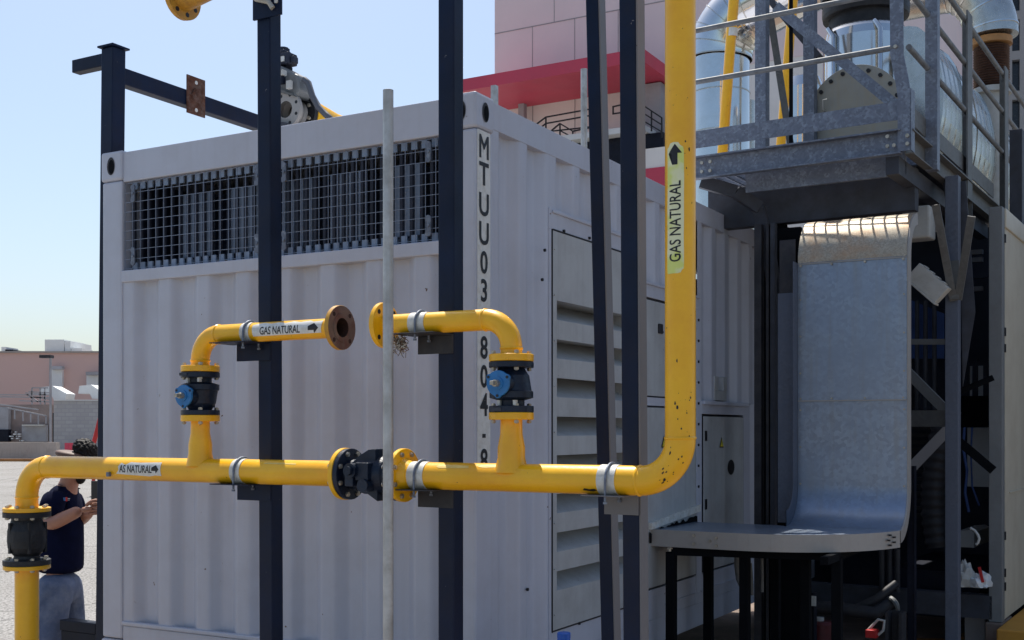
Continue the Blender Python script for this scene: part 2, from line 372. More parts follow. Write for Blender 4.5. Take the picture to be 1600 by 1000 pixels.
# posts
for sx in (-CW, -pw):
    b = MB(); b.box(sx, sx+pw, 0, pw, CB+.17, CT-.165); b.build('corner_post', 'container_paint', C, bevel=.012)
for sx in (-CW, -pw):
    b = MB(); b.box(sx, sx+pw, CLEN-pw, CLEN, CB+.17, CT-.165); b.build('corner_post', 'container_paint', C, bevel=.012)
def casting(x0, y0, z0, oval_side):
    b = MB(); b.box(x0-.006, x0+pw+.006, y0-.006, y0+pw+.006, z0, z0+.165)
    o = b.build('corner_casting', 'container_paint', C, bevel=.014)
    cx, cy, cz = x0+pw/2, y0+pw/2, z0+.082; n = 20
    for fn, rx, rz in ((lambda a, c_: (cx+a, y0-.0085, cz+c_), .030, .050), (lambda a, c_: (x0+pw+.0085, cy+a, cz+c_), .030, .046)):
        h = MB(); q = [(rx*math.cos(2*math.pi*j/n), rz*math.sin(2*math.pi*j/n)) for j in range(n)]
        h.add([fn(*p) for p in q], [tuple(range(n))], 0); h.add([fn(p[0]*.72+.004, p[1]*.78-.004) for p in q], [tuple(range(n))], 1)
        for v in h.v[n:]: v += Vector((0, -.001, 0)) if v.y < y0 else Vector((.001, 0, 0))
        t_ = h.build('casting_hole', ['grey_bracket', 'pit_black'], None, K, INFO[C.name][1]); t_.parent = o; t_.location = (0,0,0); t_.rotation_euler = (0,0,0)
for x0 in (-CW, -pw):
    for z0 in (CT-.163, CB): casting(x0, 0, z0, 1)
b = MB(); b.box(-CW+pw, -pw, .008, .10, 3.07, CT-.008); b.build('top_rail', 'container_paint', C, bevel=.006)
b = MB(); b.box(-.10, -.008, pw+.006, CLEN-pw, CT-.135, CT-.008)
b.box(-.12, -.03, pw+.006, CLEN-pw, CT-.006, CT-.002); b.build('top_rail', 'container_paint', C, bevel=.008)
b = MB(); b.box(-CW+.008, -CW+.10, pw, CLEN-pw, CT-.135, CT-.008); b.build('top_rail', 'container_paint', C, bevel=.008)
b = MB(); b.box(-CW+pw, -pw, -.004, .09, 2.515, 2.58); b.build('louvre_sill', 'container_paint', C, bevel=.005)
b = MB(); b.box(-CW+pw, -pw, .006, .10, CB, .62); b.box(-CW+pw, -pw, -.004, .03, .622, .645); b.build('bottom_rail', 'container_paint', C, bevel=.006)
b = MB(); b.box(-.10, -.008, pw, CLEN-pw, CB, CB+.16); b.build('bottom_rail', 'container_paint', C, bevel=.006)
b = MB(); b.box(-CW+.02, -.10, .10, CLEN-.03, CT-.05, CT-.03); b.build('roof', 'container_paint', C)
b = MB(); b.box(-CW+.02, -.10, .10, CLEN-.03, CB+.02, CB+.05); b.build('floor_panel', 'dark_navy', C)
b = MB(); b.box(-CW+.03, -CW+.05, pw, CLEN-pw, CB+.1, CT-.13); b.build('side_wall', 'container_paint', C)
b = MB(); b.box(-CW+.1, -.1, CLEN-.05, CLEN-.03, CB+.1, CT-.1); b.build('rear_wall', 'container_paint', C)
# louvre interior
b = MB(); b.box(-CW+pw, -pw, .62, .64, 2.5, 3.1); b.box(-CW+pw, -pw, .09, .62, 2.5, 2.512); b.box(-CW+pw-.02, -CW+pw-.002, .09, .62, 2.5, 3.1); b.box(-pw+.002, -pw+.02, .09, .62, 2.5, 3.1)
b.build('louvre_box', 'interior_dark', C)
b = MB(); x = -CW+pw+.03
while x < -pw-.02:
    b.box(x, x+.016, .05, .064, 2.58, 3.07); x += .058
x = -CW+pw+.03
while x < -pw-.02:
    b.box(x, x+.030, .047, .060, 2.582, 2.622); b.box(x+.001, x+.030, .047, .060, 3.03, 3.069); x += .058
b.build('louvre_blade', 'dark_unit', C)
b = MB(); x = -CW+pw+.03
while x < -pw-.02:
    b.box(x+.020, x+.052, .035, .046, 2.584, 2.624); x += .058
b.build('louvre_frame', 'louvre_metal', C)
b = MB(); x = -CW+pw+.03
while x < -pw-.02:
    b.box(x+.020, x+.052, .035, .046, 3.028, 3.066); x += .058
b.build('louvre_frame', 'louvre_metal', C)
x = -CW+pw+.38
while x < -pw-.15:
    b = MB(); k = 0
    for k in range(4): b.box(x+k*.058+.006, x+k*.058+.050, .075, .09, 2.63, 2.97)
    b.box(x, x+.21, .135, .14, 2.60, 2.63); b.build('inner_louvre', 'louvre_metal', C); x += .335
b = MB(); xs0, xs1 = -CW+pw+.012, -pw-.012
def wiregrid(b, xa, xb):
    n = round((xb-xa)/.058)
    for i in range(n+1):
        x = xa+(xb-xa)*i/n; b.box(x-.0012, x+.0012, .012, .0148, 2.588, 3.062)
    for i in range(10):
        z = 2.59+(3.06-2.59)*i/9; b.box(xa, xb, .0150, .0178, z-.0012, z+.0012)
xm = K.x(424, 0); wiregrid(b, xs0, xm-.008); b.build('wire_mesh', 'mesh_wire', C)
b = MB(); wiregrid(b, xm+.008, xs1); b.build('wire_mesh', 'mesh_wire', C)
for px in (207, 401, 443, 669):
    for z in (3.00, 2.655):
        x = K.x(px, 0); b = MB(); b.box(x-.012, x+.012, .002, .010, z-.035, z+.035); b.cyl((x-.004, .003, z+.034), (x-.004, .012, z+.034), .016, n=12); b.cyl((x-.004, .003, z-.034), (x-.004, .012, z-.034), .016, n=12)
        b.cyl((x, -.004, z), (x, .004, z), .008, n=8); b.build('mesh_clip', 'galvanised', C)
# ---- side wall x=0
def side_corr(y0, y1, z0, z1, name='side_wall'):
    pr = corrug(y0, y1, .278, .042, .078, .060); vs = []; fs = []
    for y, d in pr: vs += [(-.012-d, y, z0), (-.012-d, y, z1)]
    for i in range(len(pr)-1): fs.append((2*i, 2*i+2, 2*i+3, 2*i+1))
    b = MB(); b.add(vs, fs, 0, True); b.build(name, 'container_paint', C, solid=.003)
Y1, Y2, Y3, Y4, Y5, Y6 = .765, 1.86, 1.96, 2.86, 2.98, 3.86
ZS = CB+.16
side_corr(pw, Y1-.02, ZS, CT-.13)
side_corr(Y1-.02, Y2+.02, 2.84, CT-.13)
side_corr(Y2+.02, Y4+.05, 2.60, CT-.13)
side_corr(Y4+.05, CLEN-pw, 1.90, CT-.13)
side_corr(Y6+.08, CLEN-pw, ZS, 1.90)
# frames round the doors
b = MB()
b.box(-.06, -.004, Y1-.03, Y2+.03, 2.73, 2.84); b.box(-.06, .006, Y1-.005, Y2, 2.815, 2.83)
b.box(-.06, -.004, Y1-.03, Y1-.006, ZS, 2.73); b.box(-.06, -.004, Y2-.004, Y3+.004, ZS, 2.73)
b.box(-.06, -.004, Y1-.006, Y2-.004, ZS, .665)
b.box(-.06, -.004, Y3+.004, Y4+.05, 2.51, 2.60); b.box(-.06, .010, Y3+.01, Y4+.05, 2.585, 2.60); b.box(-.06, .0, Y4, Y4+.06, ZS, 2.51); b.box(-.06, -.006, Y4+.06, Y5, ZS, 1.9)
b.box(-.06, -.006, Y5, Y6+.08, 1.81, 1.9); b.box(-.06, .016, Y5, Y6+.08, 1.875, 1.90); b.box(-.06, -.006, Y6, Y6+.08, ZS, 1.81)
b.box(-.06, -.006, Y3, Y4, ZS, .72); b.box(-.06, -.006, Y5, Y6, ZS, .72)
b.build('door_frame', 'container_paint', C, bevel=.003)
# louvre door
dr = MB(); ya, yb = Y1, Y2-.01
dr.box(-.03, 0, ya, ya+.045, .67, 2.725); dr.box(-.03, 0, yb-.045, yb, .67, 2.725)
dr.box(-.03, -.001, ya+.045, yb-.045, 2.37, 2.725)
zt = 2.37
for k in range(8):
    z0 = zt-.2*k
    dr.add([(-.003, ya+.045, z0), (-.003, yb-.045, z0), (-.24, yb-.045, z0+.02), (-.24, ya+.045, z0+.02)], [(0,1,2,3)])
    dr.add([(-.24, ya+.045, z0+.02), (-.24, yb-.045, z0+.02), (-.004, yb-.045, z0-.10), (-.004, ya+.045, z0-.10)], [(0,1,2,3)])
    z1 = z0-.10; z2 = z0-.2 if k < 7 else .67
    dr.box(-.008, -.001, ya+.045, yb-.045, z2, z1)
    for ye in (ya+.0455, yb-.0455): dr.add([(-.003, ye, z0), (-.24, ye, z0+.02), (-.004, ye, z0-.10)], [(0,1,2)])
for k in range(9):
    for yy in (ya+.015, yb-.015): dr.cyl((-.001, yy, .75+.235*k), (.006, yy, .75+.235*k), .005, n=8)
dr.build('louvre_door', 'door_paint', C)
g_ = MB(); g_.box(-.004, .0015, ya-.006, ya-.001, .66, 2.73); g_.box(-.004, .0015, ya, yb, 2.728, 2.734); g_.box(-.004, .0015, ya, yb, .662, .668)
g_.build('door_gasket', 'rubber', C)
def flat_door(y0, y1, z0, z1):
    d = MB(); d.box(-.025, -.001, y0+.006, y1-.006, z0+.004, z1-.006); o = d.build('access_door', 'door_paint', C, bevel=.003)
    d = MB(); d.box(-.02, -.0025, y0, y1, z0, z1); d.build('door_gasket', 'rubber', C)
    return o
flat_door(Y3+.01, Y4, 1.905, 2.50); flat_door(Y3+.01, Y4, .73, 1.845)
b = MB(); b.box(-.02, .0, Y3+.02, Y4, 1.85, 1.90); b.build('door_rail', 'container_paint', C)
d3 = flat_door(Y5+.01, Y6, .73, 1.80)
b = MB(); b.box(-.001, .012, Y3+.64-.42, Y3+.64-.36, 2.30, 2.36); b.build('door_latch', 'rubber', C, bevel=.004)
# handle recess, slots, oval
def on_side(px, py): y = K.y(px, 0); return y, K.z(py, 0, y)
b = MB(); y, z = on_side(1103, 681); b.box(-.001, .003, y-.02, y+.02, z-.035, z+.035); y, z = on_side(1103, 788); b.box(-.001, .003, y-.02, y+.02, z-.035, z+.035)
b.build('door_slot', 'ink', C)
b = MB(); y, z = on_side(1142, 730); n = 20
b.add([(.002, y+.075*math.cos(2*math.pi*j/n), z+.055*math.sin(2*math.pi*j/n)) for j in range(n)], [tuple(range(n))]); b.build('cable_port', 'ink', C)
b = MB(); y, z = on_side(1125, 606); b.box(-.046, -.005, y-.1, y+.16, z-.09, z-.02); b.box(-.046, -.002, y-.1, y-.02, z-.02, z+.08); b.box(-.046, -.002, y+.08, y+.16, z-.02, z+.08); b.build('handle_recess', 'door_paint', C, bevel=.004)
for px, py, sz in ((1127, 691, .075), (1037, 690, .075)):
    y, z = on_side(px, py); b = MB()
    b.add([(.003, y-sz*.58, z-sz/2), (.003, y+sz*.58, z-sz/2), (.003, y, z+sz/2)], [(0,1,2)], 0)
    s_ = .74; b.add([(.005, y-sz*.58*s_, z-sz/2*s_-.002), (.005, y+sz*.58*s_, z-sz/2*s_-.002), (.005, y, z+sz/2*s_-.002)], [(0,1,2)], 1)
    b.add([(.007, y-.004, z+.014), (.007, y+.006, z+.002), (.007, y+.001, z+.002), (.007, y+.004, z-.02), (.007, y-.007, z-.004), (.007, y-.001, z-.004)], [(0,1,2,3,4,5)], 0)
    b.build('warning_label', ['ink', 'warn_yellow'], C)
b = MB(); b.box(-.004, .004, 2.95, 3.95, .60, .615); b.box(-.004, .006, 2.95, 3.95, .955, .97); b.box(-.004, .005, 2.30, 2.90, .60, .61); b.build('wall_rib', 'container_paint', C)
# cable hole with torn foam
b = MB(); y0, y1 = 2.03, 2.86; vs = [(.006, y0, 1.01), (.006, y1, 1.06)]
random.seed(3); top = [(.0065, y1-(y1-y0)*i/22, 1.075+.055*(1-i/22)-.0+random.uniform(-.014, .014)) for i in range(23)]
b.add(vs+top, [tuple(range(len(vs)+len(top)))]); b.build('cable_opening', 'pit_black', C)
b = MB(); b.prism([(y0, 1.095), (y1+.02, 1.155), (y1+.03, 1.20), (y0, 1.135)], 'x', .0, .022); b.build('opening_lip', 'tape_white', C)
# bolts on side
b = MB()
for px, py in ((881, 361), (921, 372), (851, 391), (847, 437), (905, 974), (824, 921), (1035, 519)):
    y, z = on_side(px, py); b.cyl((-.004, y, z), (.006, y, z), .008, n=8)
for k in range(12): b.cyl((0, Y4+.03, .9+.14*k), (.008, Y4+.03, .9+.14*k), .009, n=8)
b.build('bolt_head', 'cast_iron', C)
# label strip
b = MB(); yA, yB = .012, .130; zc0 = K.z(205, 0, .07)
b.add([(.0015, yA, 1.485), (.0015, yB, 1.485), (.0015, yB, zc0), (.0015, yA, zc0)], [(0,1,2,3)])
LS = b.build('code_strip', 'sticker_white', C)
yc = (yA+yB)/2
for ch, py in zip('MTUU030804-8', (230, 272, 320, 365, 410, 454, 499, 543, 588, 632, 681, 719)):
    z = K.z(py, 0, .07); b = MB()
    if ch == '-': b.box(.002, .0035, yc-.014, yc+.014, z-.009, z+.009)
    else:
        for q_, (da, dz) in enumerate(((0, 0), (.0022, 0), (-.0022, 0), (0, .001)) if ch == 'M' else ((0, 0),)):
            flat_place(text2d(ch, .106, 1.0, .0 if ch == 'M' else .02), lambda a, c_: Vector((.0035+.0002*q_, yc+a*(.80 if ch == 'M' else .95)+da, z+c_+dz)), b)
    b.build('code_letter', 'ink', C)

# ================================================================== POLES & BRACKETS
PY = -.70; PZ = 1.52; UZ = 2.122; PR = .0535; UR = .0415; POLEY = -.588
def pole(name, label, xb, yb, xt, yt, zt, s=.075, bracket=True, matn='navy_paint', brz=(PZ-PR, UZ-UR), bmat='navy_paint', grey=False, brl=.19):
    T = thing(name, label, 'pole', K, (xb, yb, 0), 'square steel poles carrying the gas pipes')
    b = MB(); b.post((xb, yb, .012), (xt, yt, zt), s, s); b.build('post', matn, T, bevel=.006)
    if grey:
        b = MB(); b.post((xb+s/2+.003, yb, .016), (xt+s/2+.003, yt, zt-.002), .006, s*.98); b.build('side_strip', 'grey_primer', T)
    b = MB(); b.box(xb-.09, xb+.09, yb-.09, yb+.09, 0.005, .015); b.build('base_plate', matn, T)
    for z in (brz if bracket else ()):
        f = z/zt; xc = xb+(xt-xb)*f; yc_ = yb+(yt-yb)*f
        b = MB(); xl = xc+s/2-brl; xr = xc+s/2
        b.box(xl, xr, yc_-s/2-.010, yc_-s/2-.002, z-.076, z-.004); b.box(xl-.03, xr, yc_-s/2-.15, yc_-s/2-.002, z-.0035, z+.0005)
        b.build('angle_bracket', bmat, T, bevel=.001)
    return T
xa = K.x(425, POLEY); pole('steel_pole', 'navy square steel pole left of the thin grey conduit, holding the open ended pipe', xa, POLEY, K.x(420, POLEY), POLEY, 3.75)
T = [o for o in sc.collection.objects if o.name == 'steel_pole'][0]
xt_ = K.x(421, POLEY)
b = MB(); b.box(xt_-.05, xt_+.11, POLEY-.052, POLEY-.042, 3.50, 3.78); b.cyl((xt_+.085, POLEY-.056, 3.56), (xt_+.085, POLEY-.038, 3.56), .010, n=10, m=1); b.build('head_plate', ['navy_paint', 'sticker_white'], T)
b = MB(); b.path([(xt_-.055, POLEY-.06, 3.62), (xt_-.02, POLEY-.064, 3.585), (xt_+.05, POLEY-.062, 3.56), (xt_+.07, POLEY-.058, 3.53)], .012, 8); b.build('cable_tie', 'white_plastic', T)
b = MB(); b.beam((xt_, POLEY-.04, 3.62), (xt_, POLEY-.75, 3.62), .075, .075); b.build('outrigger', 'navy_paint', T, bevel=.004)
xb_ = K.x(704.5, POLEY); pole('steel_pole', 'navy square steel pole in front of the stacked code letters corner', xb_, POLEY, xb_, POLEY, 3.95, bmat='grey_bracket', brl=.165)
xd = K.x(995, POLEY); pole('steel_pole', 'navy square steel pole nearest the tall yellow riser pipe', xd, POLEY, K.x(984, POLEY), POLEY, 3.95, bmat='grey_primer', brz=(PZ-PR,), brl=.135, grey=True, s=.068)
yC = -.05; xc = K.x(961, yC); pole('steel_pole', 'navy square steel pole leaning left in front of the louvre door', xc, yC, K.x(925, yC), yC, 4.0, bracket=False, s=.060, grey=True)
T = [o for o in sc.collection.objects if o.name.startswith('steel_pole')][-1]
xq = K.x(925, yC); b = MB(); b.prism([(xq-.075, 3.85), (xq, 3.85), (xq, 3.60), (xq-.045, 3.66), (xq-.06, 3.72)], 'y', yC-.05, yC-.043); b.build('head_plate', 'navy_paint', T)
# rear left frame
T = thing('pipe_rack', 'navy steel goalpost rack with long beam behind the container left corner', 'rack', K, (-2.50, .09, 0))
xT = K.x(177.5, .09)
b = MB(); b.post((-2.505, .09, .012), (xT, .09, 3.855), .094, .094); b.build('post', 'navy_paint', T, bevel=.006)
b = MB(); b.box(xT-.062, xT+.062, .028, .152, 3.856, 3.866); b.build('cap_plate', 'navy_paint', T)
b = MB(); b.beam((xT, .138, 3.712), (xT, 3.2, 3.712), .07, .095); b.build('beam', 'navy_paint', T, bevel=.005)
b = MB(); b.box(xT-.31, xT-.05, .06, .12, 3.762, 3.835); b.build('stub_arm', 'navy_paint', T, bevel=.004)
b = MB(); b.post((xT, 3.25, .3), (xT, 3.25, 3.75), .094, .094); b.build('post', 'navy_paint', T)
yb = K.y(306, xT+.04); zc = K.z(152, xT, yb); b = MB()
b.box(xT+.036, xT+.044, yb-.075, yb+.075, zc-.115, zc+.115); b.cyl((xT+.044, yb, zc), (xT+.056, yb, zc), .045, n=6)
b.cyl((xT+.040, yb, zc+.082), (xT+.0455, yb, zc+.082), .012, n=12, m=1); b.cyl((xT+.040, yb, zc-.085), (xT+.0455, yb, zc-.085), .012, n=12, m=1)
b.build('bracket_plate', ['rust', 'sticker_white'], T)
xk = K.x(93, .05); b = MB(); b.box(xk, -2.552, .05, .13, .54, .60); b.box(xk, -2.552, .06, .12, .40, .538); b.box(xk, -2.552, .0, .16, .34, .398); b.build('skid_rail', 'dark_navy', T, bevel=.004)
b = MB(); b.box(xk+.01, xk+.07, .05, .13, .0, .34); b.build('skid_foot', 'dark_navy', T)

# ================================================================== PIPES
def elbow(c, a, bdir, rad, n=10):      # c corner point, comes from -a, leaves along b
    c, a, bdir = Vector(c), Vector(a).normalized(), Vector(bdir).normalized(); o = c-a*rad+bdir*rad; pts = []
    for i in range(n+1):
        t = math.pi/2*i/n; pts.append(o - bdir*rad*math.cos(t) + a*rad*math.sin(t))
    return pts
def flange(b, c, d, rr, th, bore, m=0):
    b.lathe(c, d, [(0, bore), (0, rr-.002), (.002, rr), (th-.002, rr), (th, rr-.002), (th, bore)], 36, m)
def bolts(T, c, d, rc, n, L0, L1, r=.011, rot=0, name='flange_bolt', mt='zinc_bolt'):
    c, d = Vector(c), Vector(d).normalized(); u = d.cross(Vector((0,0,1)))
    if u.length < 1e-3: u = Vector((1,0,0))
    u.normalize(); v = d.cross(u)
    for i in range(n):
        a = 2*math.pi*(i+.5)/n+rot; p = c+(u*math.cos(a)+v*math.sin(a))*rc
        b = MB(); b.cyl(p+d*(L0-.012), p+d*(L1+.012), r*.52, n=10); b.hexn(p+d*L0, -d, r, .010); b.hexn(p+d*L1, d, r, .010)
        b.build(name, mt, T)
def clamp(T, x, z, r, w1=.045, wht=True, tail=.05):
    if wht:
        b = MB(); n = 28; b.lathe((x-w1/2, PY, z), (1,0,0), [(0, r), (0, r+.0025), (w1, r+.0025), (w1, r)], n); b.build('tape_band', 'tape_white', T)
    b = MB(); pts = [(x+.004, PY+(r+.008)*math.cos(t), z+(r+.008)*math.sin(t)) for t in [math.pi*i/14 for i in range(-0, 15)]]
    pts = [(x+.004, PY+r+.008, z-r-.02)]+pts+[(x+.004, PY-r-.008, z-r-.02)]
    b.path(pts, .0048, 8)
    for s_ in (1, -1): b.hexn((x+.004, PY+s_*(r+.008), z-r-.022), (0,0,-1), .008, .008)
    b.build('u_bolt', 'galvanised', T)
def wrapx(x0, z, r, off=0.0, tilt=0.0):   # around a horizontal pipe; s along +x, t up
    def fn(s_, t): 
        a = t/r+tilt; return Vector((x0+s_, PY-(r+off)*math.cos(a), z+(r+off)*math.sin(a)))
    return fn
def jag(x0, x1, y0, y1, n=14, amp=.003, left=0, right=0):
    p = []
    for i in range(n+1): p.append((x0+(x1-x0)*i/n, y0+random.uniform(-amp, amp)))
    for i in range(n+1): p.append((x1-(x1-x0)*i/n, y1+random.uniform(-amp, amp)))
    return p
xL = K.x(42, PY); xB1 = K.x(313, PY); xF1 = K.x(543, PY); xF2 = K.x(634, PY); xB2 = K.x(799, PY); xR = K.x(1063, PY)
zTopF, zV1, zV0, zLowF = 1.986, 1.957, 1.767, 1.739
# --- left main line
T = thing('gas_pipe', 'yellow gas pipe with a branch tee, bending down above the black left valve', 'pipe', K, (xL, PY, 1.30), 'yellow gas pipework')
b = MB(); pts = [(xL, PY, 1.312)]+elbow((xL, PY, PZ), (0,0,1), (1,0,0), .150)+[(xF1-.01, PY, PZ)]
b.path(pts, PR, 32); b.build('pipe_run', 'yellow_paint', T)
def weld(T, c, d, r):
    b = MB(); c, d = Vector(c), Vector(d); pr = [(-.006, r), (-.004, r+.0022), (0, r+.0036), (.004, r+.0022), (.006, r)]; b.lathe(c, d, pr, 28); b.build('weld_seam', 'yellow_paint', T)
weld(T, (xL, PY, PZ-.152), (0,0,1), PR); weld(T, (xL+.152, PY, PZ), (1,0,0), PR)
b = MB(); b.path([(xB1, PY, PZ+.02), (xB1, PY, PZ+.060), (xB1, PY, PZ+.075), (xB1, PY, PZ+.115), (xB1, PY, PZ+.165), (xB1, PY, zLowF+.005)], [.062, .055, .052, .052, UR+.001, UR], 28); b.build('tee_branch', 'yellow_paint', T)
b = MB(); flange(b, (xL, PY, 1.297), (0,0,1), .112, .02, PR-.004); b.build('flange', 'yellow_paint', T)
b = MB(); flange(b, (xB1, PY, zLowF), (0,0,1), .085, .0275, UR-.004); b.build('flange', 'yellow_paint', T)
b = MB(); flange(b, (xF1-.022, PY, PZ), (1,0,0), .107, .022, PR-.004); b.build('flange', 'yellow_paint', T)
clamp(T, K.x(379, PY), PZ, PR, .055)
b = MB(); xs_ = K.x(231, PY)
flat_place(poly2d([(-.135, .010), (-.12, .028), (-.09, .018), (-.06, .032), (.0, .030), (.135, .034), (.137, -.030), (.10, -.028), (.06, -.034), (-.02, -.030), (-.08, -.028), (-.15, -.024), (-.13, -.006)]), wrapx(xs_, PZ, PR, .0012, .05), b, 0, 1)
flat_place(text2d('AS NATURAL', .034, .74, .012), wrapx(xs_-.022, PZ, PR, .0022, .05), b, 1, 1)
flat_place(poly2d([(p[0]*.045, p[1]*.045) for p in ARROW]), wrapx(xs_+.103, PZ, PR, .0022, .05), b, 1, 1)
b.build('flow_label', ['sticker_white', 'ink'], T)
for px, L_ in ((435, .05), (460, .04)):
    b = MB(); flat_place(poly2d([(-L_, 0), (-L_*.8, .006), (L_, .006), (L_, -.002)]), wrapx(K.x(px, PY), PZ, PR, .0006, .75), b, 0, 1); b.build('primer_patch', 'faded_yellow', T)
b = MB(); xx = K.x(185, PY); b.box(xx-.008, xx+.008, PY-PR-.012, PY-PR+.003, PZ-.035, PZ-.015); b.build('steel_clip', 'galvanised', T)
# --- black check valve at left
zA, zB = 1.297, 1.035
T = thing('check_valve', 'black cast iron valve on top of the far left yellow riser', 'valve', K, (xL, PY, zB), 'cast iron valves')
b = MB(); b.lathe((xL, PY, zB), (0,0,1), [(0, .05), (0, .110), (.002, .112), (.024, .112), (.026, .108), (.030, .062), (.045, .060), (.062, .076), (.085, .088), (.12, .092), (.17, .090), (.20, .080), (.222, .072), (.2345, .075), (.236, .112), (.260, .112), (.262, .05)], 36)
for k in range(3):
    a = R(-100+k*70); b.box(xL+.085*math.cos(a)-.007, xL+.085*math.cos(a)+.007, PY+.085*math.sin(a)-.007, PY+.085*math.sin(a)+.007, zB+.06, zB+.21)
b.build('valve_body', 'cast_iron', T)
bolts(T, (xL, PY, zA), (0,0,1), .092, 8, -.026, .022, .011); bolts(T, (xL, PY, zB), (0,0,1), .092, 8, -.020, .026, .011)
# --- left riser
T = thing('gas_pipe', 'yellow gas riser standing up from the ground at the far left', 'pipe', K, (xL, PY, 0), 'yellow gas pipework')
b = MB(); b.cyl((xL, PY, .0), (xL, PY, zB-.018), PR+.003, n=32); b.build('pipe_run', 'yellow_paint', T)
b = MB(); flange(b, (xL, PY, zB-.021), (0,0,1), .110, .02, PR-.003); b.build('flange', 'yellow_paint', T)
# --- ball valves
def ball_valve(x, up, label):
    T = thing('ball_valve', label, 'valve', K, (x, PY, zV0), 'ball valves with blue discs')
    H = zV1-zV0; d = (0,0,1) if up else (0,0,-1); c = (x, PY, zV0 if up else zV1)
    b = MB(); b.lathe(c, d, [(0, .04), (0, .083), (.002, .085), (.020, .085), (.022, .083), (.022, .050), (.034, .056), (.052, .068), (.085, .073), (.108, .077), (.112, .083), (.135, .083), (.139, .072), (.145, .050), (H-.024, .050), (H-.024, .083), (H-.022, .085), (H-.002, .085), (H, .083), (H, .04)], 36)
    # neck towards the camera
    zc = zV0+(H*.44 if up else H*.56)
    b.cyl((x, PY-.045, zc), (x, PY-.092, zc), .046, n=20)
    b.box(x-.03, x+.05, PY-.04, PY+.04, zc-.05, zc+.03)
    b.build('valve_body', 'valve_blue_black', T)
    n = 30; b = MB(); 
    pts = []
    for j in range(n):
        a = 2*math.pi*j/n; rr = .048+.010*max(0, math.cos(3*(a-.5)))**6; pts.append((x+rr*math.cos(a), zc+rr*math.sin(a)))
    b.prism(pts, 'y', PY-.104, PY-.093, 0)
    for k in range(3):
        a = .5+2*math.pi*k/3; b.cyl((x+.046*math.cos(a), PY-.106, zc+.046*math.sin(a)), (x+.046*math.cos(a), PY-.1035, zc+.046*math.sin(a)), .0055, n=10, m=1)
    b.cyl((x, PY-.108, zc), (x, PY-.104, zc), .024, n=18)
    b.build('blue_disc', ['blue_paint', 'ink'], T, bevel=.0015)
    b = MB(); b.cyl((x, PY-.128, zc), (x, PY-.104, zc), .013, n=16); b.box(x-.0075, x+.0075, PY-.150, PY-.128, zc-.0075, zc+.0075); b.build('stem', 'zinc_bolt', T, bevel=.001)
    zn = zV0+.030 if not up else zV1-.030
    b = MB(); b.box(x-.04, x+.005, PY-.0875, PY-.080, (zV0+.004 if not up else zV1-.017), (zV0+.017 if not up else zV1-.004)); b.build('name_plate', 'steel_shade', T)
    bolts(T, (x, PY, zV1), (0,0,1), .070, 4, -.022, .031, .010); bolts(T, (x, PY, zV0), (0,0,1), .070, 4, -.030, .022, .010)
    for sx in (-.028, .040):
        b = MB(); b.box(x+sx, x+sx+.012, PY-.06, PY-.045, zV0+.026 if not up else zV1-.045, zV0+.045 if not up else zV1-.026); b.build('lug', 'tape_white', T)
ball_valve(xB1, True, 'blue disced ball valve under the left elbow with the open pipe')
ball_valve(xB2, False, 'blue disced ball valve beside the code letters on the right branch')
# --- upper left pipe
xO = K.x(528, PY)
T = thing('gas_pipe', 'short yellow elbow pipe ending in an open rusty flange', 'pipe', K, (xB1, PY, zV1), 'yellow gas pipework')
b = MB(); pts = [(xB1, PY, zV1+.004)]+elbow((xB1, PY, UZ), (0,0,1), (1,0,0), .112)+[(xO, PY, UZ)]
b.path(pts, UR, 30, caps=False); b.build('pipe_run', 'yellow_paint', T)
weld(T, (xB1, PY, UZ-.113), (0,0,1), UR); weld(T, (xB1+.113, PY, UZ), (1,0,0), UR)
b = MB(); flange(b, (xB1, PY, zV1+.002), (0,0,1), .085, .027, UR-.003); b.build('flange', 'yellow_paint', T)
b = MB(); b.lathe((xO, PY, UZ), (1,0,0), [(0, UR-.002), (0, .090), (.002, .092), (.020, .092), (.0215, .091)], 36, 0)
b.lathe((xO, PY, UZ), (1,0,0), [(.0215, .091), (.0216, .060), (.024, .059), (.024, .040)], 36, 1); b.lathe((xO, PY, UZ), (1,0,0), [(.024, .040), (-.20, .036), (-.201, 0)], 28, 2)
for k in range(4):
    a = R(45+90*k); b.cyl((xO+.0212, PY+.074*math.cos(a), UZ+.074*math.sin(a)), (xO+.0222, PY+.074*math.cos(a), UZ+.074*math.sin(a)), .0095, n=12, m=2)
b.build('open_flange', ['worn_yellow', 'flange_face', 'inner_rust'], T)
clamp(T, K.x(391, PY), UZ, UR, .05)
xs_ = K.x(457, PY); b = MB(); random.seed(5)
flat_place(poly2d([(-.185, -.026), (.185, -.024), (.19, .03), (.14, .026), (.12, .034), (.07, .028), (.03, .036), (-.01, .027), (-.05, .035), (-.09, .028), (-.13, .036), (-.17, .030), (-.19, .024)]), wrapx(xs_, UZ, UR, .0012, .1), b, 0, 1)
flat_place(text2d('GAS NATURAL', .033, .72, .012), wrapx(xs_-.035, UZ, UR, .0022, .02), b, 1, 1)
flat_place(poly2d([(p[0]*.055, p[1]*.050) for p in ARROW]), wrapx(xs_+.145, UZ, UR, .0022, .02), b, 1, 1)
b.build('flow_label', ['sticker_white', 'ink'], T)
